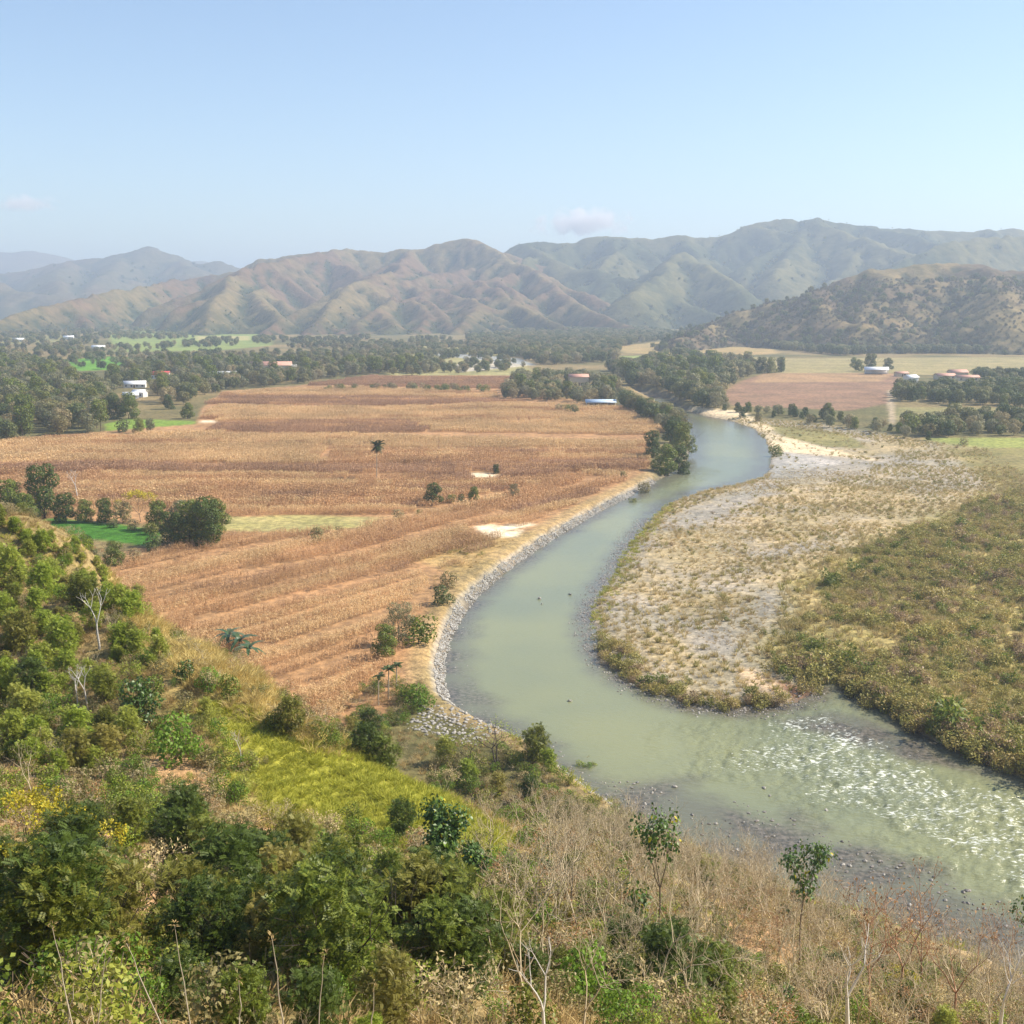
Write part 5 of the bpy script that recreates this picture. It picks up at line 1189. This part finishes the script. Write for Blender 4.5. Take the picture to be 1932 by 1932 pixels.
house('farmhouse', 'right wing farm building with a tan roof', 'house', 1824, 718, 17, 8, 3.0, 'pink', 'cream', 1.4, -0.05)
house('hut', 'small tan hut left of the white gabled house', 'hut', 1700, 710, 10, 6, 2.8, 'pink', 'cream', 1.2, 0.1, 1)
for u, v, l in [(56, 619, 'far village house nearest the left picture edge'), (118, 623, 'white far village house below the hazy mountain'), (130, 640, 'low white house left of the green plot'), (265, 620, 'white house at the foot of the tan mountain'), (186, 660, 'pale house beside the narrow green plot'), (35, 645, 'white roofed house in the far left trees')]:
    house('house', l, 'house', u, v, 16, 9, 4, 'wroof', 'white', 2.0, 0.2, 2)

# ------------------------------------------------------------------ hillside plants, one by one
def ht(key, u, v, hpx, label, sink=0.1, **kw):
    p = hit(u, v); f = p[1] * CP - (p[2] - CAMZ) * SP
    h = hpx * f / FPX / CP; p = p.copy(); p[2] -= sink
    return put(key, p, h, label, **kw)
HT = [
    # upper left thicket
    ('feather', 20, 1110, 110, 'yellow green feathery tree highest at the left edge of the hillside'), ('feather', 85, 1130, 95, 'yellow green feathery tree second from the left on the hill crest'),
    ('feather', 150, 1150, 90, 'feathery tree below the rounded brown bush on the hill crest'), ('feather', 205, 1150, 70, 'feathery tree at the upper end of the hill crest beside the corn'),
    ('feather', 262, 1140, 50, 'small upright green sapling on the crest against the corn'), ('feather', 40, 1230, 110, 'feathery tree at the left edge below the crest'),
    ('feather', 120, 1250, 120, 'broad feathery tree left of the pale bare tree'), ('feather', 10, 1330, 120, 'large bright green tree on the left edge above the dark hollow'),
    ('featherd', 60, 1330, 100, 'darker feathery tree above the dark hollow'), ('feather', 230, 1240, 90, 'feathery tree right of the pale bare tree'),
    ('feather', 150, 1420, 120, 'rounded yellow green tree right of the dark hollow'), ('feather', 200, 1390, 80, 'feathery tree behind the glossy bright bush'),
    ('feather', 30, 1420, 110, 'bright green tree on the left edge below the dark hollow'), ('dryshrub', 75, 1440, 70, 'rust coloured dry bush below the left bright green tree'),
    ('pale', 188, 1225, 120, 'tall pale bare tree on the crest with a forked top', ), ('pale', 165, 1345, 100, 'pale bare tree with a straight trunk in the left thicket'),
    ('pale', 148, 1340, 85, 'thin pale dead stem beside the straight bare trunk'), ('twiggy', 215, 1215, 80, 'grey bare tree leaning over the golden grass'),
    ('twiggy', 60, 1510, 110, 'grey dead shrub tangle in the left dry patch'), ('twiggy', 110, 1460, 80, 'greyish brown bare bush left of the soil patch'),
    ('leafy', 262, 1360, 85, 'dark glossy broad leaved bush left of the bright one'), ('leafy', 330, 1440, 95, 'bright green broad leaved bush above the burnt ground', ),
    ('leafy', 290, 1320, 50, 'broad leaved green bush uphill of the glossy pair'), ('leafy', 350, 1285, 42, 'left broad leaved bush of the row under the golden grass'),
    ('leafy', 395, 1300, 45, 'middle broad leaved bush of the row under the golden grass'), ('leafy', 432, 1315, 45, 'right broad leaved bush of the row under the golden grass'),
    ('feather', 300, 1400, 60, 'olive feathery bush between the two broad leaved bushes'), ('feather', 390, 1350, 50, 'light green feathery bush right of the glossy bushes'),
    ('shrub', 470, 1490, 40, 'shrub on the left end of the bright grass slope'), ('pale', 455, 1450, 80, 'thin white dead sapling at the edge of the bright grass'),
    # crest and the bank behind it
    ('featherd', 550, 1385, 82, 'dark tree standing on the crest between golden and bright grass'), ('leafy', 520, 1375, 40, 'dark broad leaved bush left of the crest tree'),
    # middle
    ('yellow', 60, 1640, 150, 'yellow flowering tree at the left above the feathery green one'), ('yellow', 130, 1660, 140, 'yellow flowering tree right of the other yellow one'),
    ('yellow', 15, 1710, 130, 'lowest yellow tree at the left edge'), ('featherd', 250, 1600, 110, 'green feathery tree over the central soil patch'),
    ('featherd', 330, 1640, 130, 'green feathery tree with a dark trunk below the bright broad leaved bush'), ('featherd', 390, 1640, 120, 'dark feathery tree right of the trunk with soil behind'),
    ('featherd', 170, 1590, 90, 'feathery tree between the yellow trees and the soil patch'), ('featherd', 470, 1660, 85, 'dark feathery tree left of the darkest crown'),
    ('featherd', 560, 1710, 130, 'large dark feathery tree left of the glossy tree'), ('featherd', 640, 1730, 155, 'darkest large crown in the centre of the thicket'),
    ('featherd', 735, 1690, 105, 'dark feathery tree just left of the glossy leaved tree'), ('featherd', 760, 1580, 85, 'brownish green tree rising against the bright grass slope'),
    ('featherd', 690, 1790, 160, 'dark feathery tree below the darkest crown'), ('featherd', 600, 1820, 160, 'green feathery tree in the lower centre left'),
    ('featherd', 500, 1800, 170, 'green feathery tree in the lower middle with shaded base'), ('featherd', 420, 1760, 130, 'feathery green tree right of the long shadow'),
    ('featherd', 130, 1850, 200, 'big rounded feathery tree at the lower left'), ('featherd', 40, 1830, 160, 'feathery tree at the lower left edge'),
    ('feather', 220, 1900, 110, 'light green feathery tree at the bottom left'), ('featherd', 340, 1920, 150, 'feathery tree at the bottom below the long shadow'),
    ('featherd', 460, 1960, 170, 'dark feathery tree at the bottom edge left of centre'), ('featherd', 590, 1980, 180, 'feathery tree cut by the bottom edge near the pale stems'),
    ('featherd', 730, 1950, 180, 'feathery tree at the bottom edge centre'), ('featherd', 820, 1880, 150, 'dark green tree below the glossy leaved tree'),
    ('featherd', 1260, 1900, 190, 'dense dark green bush tree under the tall sparse sapling'), ('featherd', 1340, 1900, 150, 'right half of the dense dark green bush group'),
    ('featherd', 1190, 1820, 110, 'left part of the dense dark green bush group'), ('feather', 1370, 1960, 120, 'light green feathery tree at the bottom right of the dark bushes'),
    # bare saplings on the right
    ('twiggy', 985, 1930, 300, 'tall bare tree with a dark leaning trunk near the middle'), ('twiggy', 1060, 1800, 190, 'bare tan tree right of the tall leaning one'),
    ('twiggy', 940, 1870, 190, 'bare branching tree below the glossy leaved tree'), ('twiggy', 880, 1800, 150, 'bare twiggy tree among the glossy leaved stems'),
    ('twiggy', 1140, 1900, 180, 'bare tree left of the dense dark green bushes'), ('twiggy', 1380, 1800, 180, 'bare branching tree above the dark green bushes'),
    ('twiggy', 1480, 1920, 170, 'bare tree below the leafy sapling on the right'), ('rusty', 1640, 1930, 290, 'tall bare reddish tree in front of the river on the right'),
    ('rusty', 1700, 1900, 280, 'widest reddish bare tree in front of the river'), ('twiggy', 1590, 1930, 240, 'slim bare tree left of the reddish pair'),
    ('rusty', 1800, 1940, 250, 'reddish bare tree near the right edge'), ('twiggy', 1870, 1960, 220, 'bare tan tree at the lower right edge'),
    ('twiggy', 1750, 1990, 200, 'bare tree rising from the bottom edge on the right'), ('rusty', 1900, 1900, 190, 'reddish bare tree cut by the right edge'),
    ('twiggy', 1530, 1830, 120, 'small bare tree by the leafy sapling'), ('twiggy', 1300, 1740, 110, 'small bare shrub tree on the dry slope by the river'),
    ('feather', 95, 1105, 70, 'small feathery tree on the crest behind the green paddy'), ('feather', 165, 1125, 60, 'feathery tree on the crest under the rounded brown bush'), 
    ('feather', 240, 1170, 60, 'small feathery tree at the head of the golden grass'),  ('feather', 700, 1990, 120, 'yellow green feathery tree at the bottom left of centre'),
    ('leafy', 1640, 1850, 60, 'green leafy bush among the reddish bare trees'), ('feather', 1780, 1960, 90, 'yellow green tree at the bottom right corner'), ('pale', 1600, 1990, 260, 'pale bare tree between the slim bare one and the reddish pair'),
    ('pale', 1880, 2000, 240, 'pale bare tree at the bottom right corner'), ('twiggy', 1100, 1980, 260, 'tall bare tree left of the dark bushes at the bottom edge'), ('twiggy', 1220, 1760, 130, 'bare tree above the low leafy sapling'), ('pale', 1030, 1990, 230, 'pale straight bare trunk at the bottom centre'),
    ('twiggy', 1430, 1990, 230, 'bare spreading tree at the bottom right of the dark bushes'), ('twiggy', 1560, 1990, 220, 'bare tree at the bottom edge below the fuller sapling'), ('rusty', 1470, 1790, 110, 'small reddish bare tree near the fuller sapling'),
    ('twiggy', 1660, 2010, 250, 'bare tan tree at the bottom edge in front of the reddish ones'), ('rusty', 1740, 1880, 200, 'slender reddish bare tree between the widest and the right edge'), ('leafy', 1480, 1740, 40, 'low dark leafy bush on the dry slope'),
    ('shrub', 1420, 1700, 36, 'yellow green bush on the near bank under the riffle'), ('shrub', 1560, 1765, 40, 'yellow green bush on the near bank behind the sapling'), ('featherd', 1500, 1950, 70, 'dark low bush in the lower right brush'),
    ('leafy', 1100, 1900, 120, 'green leafy bush left of the dense dark bushes'), ('leafy', 1000, 1960, 110, 'green leafy bush at the bottom centre'), ('yellow', 1690, 1880, 60, 'small yellowing bush in the lower right brush'),
    ('twiggy', 1010, 1640, 110, 'thin bare tree at the lower end of the bright grass slope'),
]
for i, t in enumerate(HT): ht(t[0], t[1], t[2], t[3] * (0.76 if t[0] == 'feather' else 0.92 if t[0] == 'featherd' else 1.0), t[4], var=i, wide=0.95)
# lower bank behind the crest
for k, u, v, h, l in [('featherd', 690, 1430, 70, 'dark tree at the left end of the bank thicket'), ('featherd', 730, 1455, 70, 'dark tree in the middle of the bank thicket'), ('featherd', 700, 1390, 55, 'olive tree behind the bank thicket'),
                      ('featherd', 660, 1400, 50, 'dark bush at the cornfield corner in the bank thicket'), ('feather', 840, 1440, 55, 'olive feathery bush right of the bank thicket'), ('feather', 880, 1480, 50, 'feathery bush on the bank below the thicket'),
                      ('feather', 1010, 1440, 75, 'bright green feathery tree leaning over the water'), ('feather', 1035, 1455, 45, 'light green bush at the water edge by the leaning tree'), ('featherd', 940, 1500, 45, 'dark bush uphill of the spreading tree'),
                      ('featherd', 1000, 1510, 50, 'dark bush right of the spreading tree'), ('dryshrub', 905, 1460, 45, 'rust brown dry bush beside the spreading tree'), ('twiggy', 1090, 1600, 100, 'bare brown bush tree above the water edge'),
                      ('dryshrub', 1110, 1590, 55, 'dry tangle on the slope above the water'), ('shrub', 1160, 1550, 34, 'yellow green shrub on the bank near the stones'), ('shrub', 1185, 1570, 34, 'second yellow green shrub along the near bank'),
                      ('spread', 935, 1455, 88, 'spreading tree with dark limbs and thin light leaves on the bank')]:
    ht(k, u, v, h, l, wide=1.25 if k == 'spread' else 1.0)

# large leaved trees whose single leaves show
def big_leaf_tree(name, label, u, v, hpx, seed, nleaf, L, clusters, bark='bark_pale', rad=0.5, leafm='leaf_gloss', trunk=0.5, lev=2, fol=0):
    p = hit(u, v); f = p[1] * CP - (p[2] - CAMZ) * SP; H = hpx * f / FPX / CP
    rng = np.random.RandomState(seed)
    S, T = branch_net(rng, H, trunk=trunk, levels=lev, nch=(clusters, clusters), ang=(12, 34), first=0.45, lr=0.62, r0=0.07)
    e = bpy.data.objects.new(name, None); COL.objects.link(e); e.location = (p[0], p[1], p[2] - 0.1); tag(e, label, 'tree')
    link('trunk', tubes(name + '_trunk', S, M[bark], 6), e)
    V = [(0, 0, 0), (0.3, -0.30, 0.03), (0.3, 0, -0.02), (0.3, 0.30, 0.03), (0.7, -0.26, -0.10), (0.7, 0, -0.14), (0.7, 0.26, -0.10), (1.0, 0, -0.36)]
    F = [(0, 1, 2), (0, 2, 3), (1, 4, 5, 2), (2, 5, 6, 3), (4, 7, 5), (5, 7, 6)]
    ms = []
    for mm in (leafm, 'leaf_bright', 'leaf_yellow'):
        me = bpy.data.meshes.new('leaf'); me.from_pydata(V, [], F); me.materials.append(M[mm]); ms.append(me)
    C = [t[0] for t in T] + [q_[1] for q_ in S if q_[1][2] > H * 0.66 and q_[3] < 0.05]
    if fol:
        link('foliage', crown('foliage', rng, [(c, None) for c in C], fol, rad * 0.9, L * 0.85, L * 0.5, M[leafm], flat=1.2, droop=0.6), e)
    for i in range(nleaf):
        c = C[rng.randint(len(C))]; v = rng.normal(0, 1, 3); v /= np.linalg.norm(v)
        q = c + v * rad * rng.uniform(0.15, 1) * np.array([1, 1, 1.3])
        o = link('leaf', ms[rng.choice(3, p=[0.78, 0.16, 0.06])], e, tuple(q)); s = L * rng.uniform(0.7, 1.25); o.scale = (s, s, s)
        o.rotation_euler = (rng.normal(0, 0.4), rng.uniform(0.1, 1.2), math.atan2(v[1], v[0]) + rng.normal(0, 0.5))
        o.display_type = 'WIRE' if False else 'TEXTURED'
    return e
big_leaf_tree('broad_leaved_tree', 'dark glossy broad leaved tree in the middle of the thicket under the bright grass', 850, 1730, 215, 3, 298, 0.27, 3, 'bark', 0.6, trunk=0.35, lev=4, fol=16)
big_leaf_tree('broad_leaved_tree', 'smaller glossy broad leaved tree right of the biggest one', 905, 1720, 125, 4, 200, 0.25, 3, 'bark', 0.4, trunk=0.4, lev=3, fol=20)
big_leaf_tree('broad_leaved_sapling', 'slender sapling with yellowing leaf tufts against the river, left of the fuller one', 1245, 1800, 290, 6, 240, 0.25, 3, 'bark', 0.5, trunk=0.5, lev=4, fol=3)
big_leaf_tree('broad_leaved_sapling', 'fuller sapling with two green leaf tufts against the river', 1508, 1830, 240, 8, 280, 0.28, 3, 'bark', 0.6, trunk=0.5, lev=3, fol=14)
big_leaf_tree('broad_leaved_sapling', 'leafy sapling cut by the right picture edge', 1932, 1860, 170, 9, 150, 0.27, 3, 'bark', 0.55, trunk=0.5, lev=2)
big_leaf_tree('broad_leaved_sapling', 'low leafy sapling under the slender yellowing one', 1205, 1800, 130, 12, 200, 0.25, 3, 'bark', 0.5, trunk=0.5, lev=2)

# tall pale reeds standing right below the viewpoint
def stalk(u0, v0, u1, v1, label, Y):
    a, b = at(u0, v0, Y), at(u1, v1, Y); d = b - a; S = []
    g = height(a[0], a[1])[0]; a = a.copy(); k = (a[2] - g)
    rng = np.random.RandomState(int(u0)); P = [np.array([a[0] - d[0] * k / max(d[2], .1) * 0.3, a[1], g - 0.1]), a]
    for i in range(1, 7):
        P.append(a + d * i / 6 + rng.normal(0, 0.012, 3))
    base = P[0]
    for i in range(len(P) - 1): S.append((P[i] - base, P[i + 1] - base, 0.017 - 0.0018 * i, 0.0155 - 0.0018 * i))
    e = bpy.data.objects.new('dead_stalk', None); COL.objects.link(e); e.location = base; tag(e, label, 'stalk', 'pale dead stalks along the bottom edge')
    link('stem', tubes('stem', S, M['bark_pale'], 5), e)
    T = [(P[-1] - base, None)]
    link('seed_head', crown('seed_head', rng, T, 14, 0.05, 0.09, 0.02, M['grass_tan'], flat=2.0), e)
for i, (a, b, c, d, l) in enumerate([(140, 1932, 98, 1745, 'pale dead stalk with a seed head, leftmost tall one'), (182, 1932, 200, 1790, 'thick pale broken stalk beside the leftmost'), (362, 1932, 328, 1745, 'long thin pale stalk left of the middle'),
                                     (310, 1932, 238, 1780, 'leaning thin stalk between two others'), (125, 1932, 140, 1850, 'short white broken stalk at the bottom left'), (600, 1932, 610, 1800, 'single upright pale stalk against the dark bushes'),
                                     (535, 1932, 515, 1770, 'thin stalk leaning left by the dry bush'), (455, 1932, 450, 1850, 'short green stalk at the bottom'), (700, 1932, 705, 1860, 'short pale stalk on the right of the dry bush')]):
    stalk(a, b + 20, c, d, l, 17 + (i % 3) * 1.5)
ht('twiggy', 560, 1985, 110, 'dense pale dry bush at the bottom edge')
ht('twiggy', 500, 1985, 100, 'pale dry bush left of the other at the bottom edge')

# boulders in the river
for u, v, s, l in [(1273, 1485, 0.9, 'white boulder alone in the calm water'), (1441, 1487, 0.9, 'white boulder left of the riffle'), (1452, 1502, 0.6, 'small grey boulder right of the white one'), (1258, 1322, 0.7, 'pale boulder in midstream off the bar'),
                   (1075, 1323, 0.8, 'white rock breaking the smooth water'), (1018, 1130, 1.1, 'larger pale rock in midstream upstream'), (1076, 1122, 0.9, 'pale rock near the bar side upstream'), (1022, 1140, 0.6, 'smaller rock under the midstream rock'),
                   (1520, 1612, 0.7, 'pale boulder in the grey riffle'), (1560, 1530, 0.6, 'white boulder at the head of the rapids')]:
    p = G(u, v, 0.0); o = link('river_boulder', stone(int(u), M['rock']), None, (p[0], p[1], 0.02), random.uniform(0, 6), s); o.rotation_euler = (random.uniform(0, 1), 0, random.uniform(0, 6)); tag(o, l, 'boulder', 'boulders in the river')

# ---- cover nobody could count
def hill_pts(sp, seed, dens=None, ymax=185):
    rng = np.random.RandomState(seed)
    x = rng.uniform(-110, 110, int(220 * ymax / sp / sp)); y = rng.uniform(2, ymax, len(x))
    z = hill(x, y); k = (z > valley(x, y) + 0.2); x, y, z = x[k], y[k], z[k]
    k = in_view(x, y, z, 60); x, y, z = x[k], y[k], z[k]
    return x, y, z, rng
g_in = lambda P, x, y, w=4: smooth(0.5 - (sdist(x, y, P) + (fbm(x / 5, y / 5, 7) - .5) * 6) / w)
x, y, z, rng = hill_pts(0.42, 1); d = g_in(GREEN, x, y); k = rng.rand(len(x)) < d; P = np.column_stack([x, y, z])[k]
scatter('grass', 'tuft_green', P, None, rng.uniform(0.7, 1.4, len(P)), rng, label='bright yellow green grass on the sunlit crest slope')
x, y, z, rng = hill_pts(0.55, 2); d = g_in(GOLD, x, y); k = rng.rand(len(x)) < d; P = np.column_stack([x, y, z])[k]
scatter('grass', 'tuft_gold', P, None, rng.uniform(0.9, 1.9, len(P)), rng, label='tall golden dry grass on the upper crest')
x, y, z, rng = hill_pts(0.75, 3); d = (1 - g_in(GREEN, x, y)) * (1 - g_in(GOLD, x, y)) * smooth((fbm(x / 6, y / 6, 8) - 0.30) / 0.25)
for S_ in SOIL: d = d * (1 - 0.85 * g_in(S_, x, y, 2))
k = rng.rand(len(x)) < d; P = np.column_stack([x, y, z])[k]
P = P[P[:, 1] > 20]
scatter('grass', 'tuft_tan', P, None, rng.uniform(0.5, 1.2, len(P)), rng, label='tangled dry grass between the hillside bushes')
inR = lambda x, y: g_in(RIGHTSL, x, y, 8)
x, y, z, rng = hill_pts(1.25, 4); soil = np.zeros(len(x))
for S_ in SOIL: soil = np.maximum(soil, g_in(S_, x, y, 2))
gg = np.maximum(g_in(GREEN, x, y), g_in(GOLD, x, y)); nz = fbm(x / 8, y / 8, 9)
w = (1 - gg * 0.97) * (1 - inR(x, y) * 0.5) * (1 - soil * 0.9) * smooth((nz - 0.30) / 0.3); k = rng.rand(len(x)) < w
P = np.column_stack([x, y, z])[k]; scatter('undergrowth', 'shrub', P, None, rng.uniform(0.35, 1.05, len(P)), rng, label='mixed green undergrowth over the hillside')
x, y, z, rng = hill_pts(1.7, 5); w = np.maximum(inR(x, y), 0.18) * (1 - g_in(GREEN, x, y)) * 0.9; k = (rng.rand(len(x)) < w); P = np.column_stack([x, y, z])[k]
scatter('undergrowth', 'dryshrub', P, None, rng.uniform(0.5, 1.3, len(P)), rng, label='dry tan brush on the slope above the river')
x, y, z, rng = hill_pts(1.9, 6); w = inR(x, y) * 0.75; k = (rng.rand(len(x)) < w) & (y < 110); P = np.column_stack([x, y, z])[k]
scatter('undergrowth', 'twiggy', P, None, rng.uniform(0.25, 0.95, len(P)), rng, label='bare twigs and saplings on the dry slope')
x, y, z, rng = hill_pts(3.0, 16); k = (rng.rand(len(x)) < inR(x, y) * 0.8) & (fbm(x / 8, y / 8, 19) > 0.50) & (y > 34); P = np.column_stack([x, y, z])[k]
scatter('thicket', 'featherd', P, None, rng.uniform(0.12, 0.36, len(P)), rng, label='olive and green bushes patched through the dry slope')
x, y, z, rng = hill_pts(3.4, 17); k = (rng.rand(len(x)) < inR(x, y) * 0.6) & (y > 34); P = np.column_stack([x, y, z])[k]
scatter('thicket', 'leafy', P, None, rng.uniform(0.2, 0.55, len(P)), rng, label='leafy green bushes on the dry slope')
LEFTT = hp([(0, 1000), (110, 1040), (215, 1095), (250, 1180), (300, 1280), (360, 1400), (300, 1480), (150, 1500), (0, 1480), (-120, 1480), (-120, 1000)])
CREST = hp([(-80, 975), (60, 1000), (215, 1098), (190, 1150), (80, 1110), (-80, 1080)])
x, y, z, rng = hill_pts(2.0, 26); k = rng.rand(len(x)) < g_in(CREST, x, y) * 0.85; P = np.column_stack([x, y, z])[k]
scatter('thicket', 'feather', P, None, rng.uniform(0.14, 0.34, len(P)), rng, label='low light green thicket along the crest by the paddy')
x, y, z, rng = hill_pts(0.9, 27); k = rng.rand(len(x)) < g_in(CREST, x, y) * 0.7; P = np.column_stack([x, y, z])[k]
scatter('grass', 'tuft_green', P, None, rng.uniform(0.9, 1.9, len(P)), rng, label='green grass on the crest by the paddy')
CENT = hp([(230, 1590), (420, 1580), (560, 1660), (760, 1650), (900, 1720), (900, 1800), (1000, 1932), (0, 1932), (-60, 1700), (150, 1720)])
x, y, z, rng = hill_pts(3.0, 7); k = rng.rand(len(x)) < g_in(LEFTT, x, y) * 0.75; P = np.column_stack([x, y, z])[k]
scatter('thicket', 'feather', P, None, rng.uniform(0.25, 0.55, len(P)), rng, label='light green feathery thicket on the upper left hillside')
x, y, z, rng = hill_pts(2.6, 8); so_ = np.zeros(len(x))
for S_ in SOIL: so_ = np.maximum(so_, g_in(S_, x, y, 3))
k = rng.rand(len(x)) < g_in(CENT, x, y) * 0.85 * (1 - so_) * smooth((fbm(x / 9, y / 9, 10) - 0.30) / 0.16); P = np.column_stack([x, y, z])[k]
scatter('thicket', 'featherd', P, None, rng.uniform(0.3, 0.72, len(P)), rng, label='dark green feathery thicket over the lower hillside')
# the low bank behind the crest
BANKL = gp([(600, 1340), (700, 1300), (790, 1290), (830, 1350), (900, 1370), (1030, 1420), (1060, 1470), (1200, 1560), (1400, 1680), (1300, 1720), (1000, 1600), (700, 1480)], 2.0)
x, y = pts_in(BANKL, 1.3, rs, 0.8); z = height(x, y); k = (sdist(x, y, RIVER) > 1.0) & ~inside(x, y, SPIT); x, y, z = x[k], y[k], z[k]; nz = fbm(x / 7, y / 7, 12)
k = (nz > 0.45) & (rs.rand(len(x)) < 0.55); scatter('undergrowth', 'shrub', np.column_stack([x, y, z])[k], None, rs.uniform(0.5, 1.2, k.sum()), label='bushy cover on the low bank below the crest')
k = (rs.rand(len(x)) < 0.6); scatter('grass', 'tuft_tan', np.column_stack([x, y, z])[k], None, rs.uniform(0.8, 1.5, k.sum()), label='dry grass on the low bank')
k = (nz < 0.5) & (rs.rand(len(x)) < 0.25); scatter('undergrowth', 'dryshrub', np.column_stack([x, y, z])[k], None, rs.uniform(0.5, 1.0, k.sum()), label='dry brush on the low bank')

# ------------------------------------------------------------------ small clouds far off
def cloud(u0, u1, v, hpx, Y, dens, label, seed):
    p = at((u0 + u1) / 2, v, Y); w = (u1 - u0) / FPX * Y; h = hpx / FPX * Y
    bpyb = mesh_from('cloud', *[np.array(q) for q in bx(-0.5, 0.5, -0.5, 0.5, -0.5, 0.5)])
    m = N('cloud_vapour_%d' % seed)
    tc = m.n('ShaderNodeTexCoord'); sc_ = m.n('ShaderNodeVectorMath', operation='LENGTH')
    mp = m.n('ShaderNodeMapping'); mp.inputs['Location'].default_value = (-0.5, -0.5, -0.5)
    m.l(tc.outputs['Generated'], mp.inputs[0]); m.l(mp.outputs[0], sc_.inputs[0])
    nz = m.noise(3.2, 4, vec=tc.outputs['Generated'], rough=0.6, stretch=((2.2, 1, 0.8), 0.0))
    e = m.math('ADD', m.math('MULTIPLY', sc_.outputs['Value'], -2.1), m.math('MULTIPLY_ADD', nz, 2.4, -0.25))
    dn = m.math('MULTIPLY', m.ramp(e, 0.0, 0.8), dens)
    v_ = m.n('ShaderNodeVolumePrincipled'); v_.inputs['Color'].default_value = (1, 0.97, 0.97, 1); m.l(dn, v_.inputs['Density']); m.l(v_.outputs[0], m.out.inputs['Volume'])
    bpyb.materials.append(m.m)
    o = link('cloud', bpyb, None, tuple(p), 0.0, (w, h * 3, h)); tag(o, label, 'cloud'); return o
CLOUDS = True
if CLOUDS:
    cloud(1000, 1195, 422, 62, 18000, 0.006, 'small faint pinkish cloud just above the ridge right of centre', 1)
    cloud(-30, 115, 385, 40, 18000, 0.003, 'faint pink wisp of cloud at the left picture edge', 2)

# ------------------------------------------------------------------ haze: the valley air
V, F = bx(-9000, 9000, -400, 15500, -7, 475)
me = mesh_from('haze', V, F)
m = N('haze_air'); v_ = m.n('ShaderNodeVolumePrincipled'); v_.inputs['Color'].default_value = (*HAZE_COLOR, 1); v_.inputs['Density'].default_value = HAZE_DENSITY
v_.inputs['Anisotropy'].default_value = 0.2
m.l(v_.outputs[0], m.out.inputs['Volume']); me.materials.append(m.m)
ho_ = link('haze', me); tag(ho_, 'pale blue haze filling the valley air', kind='stuff')
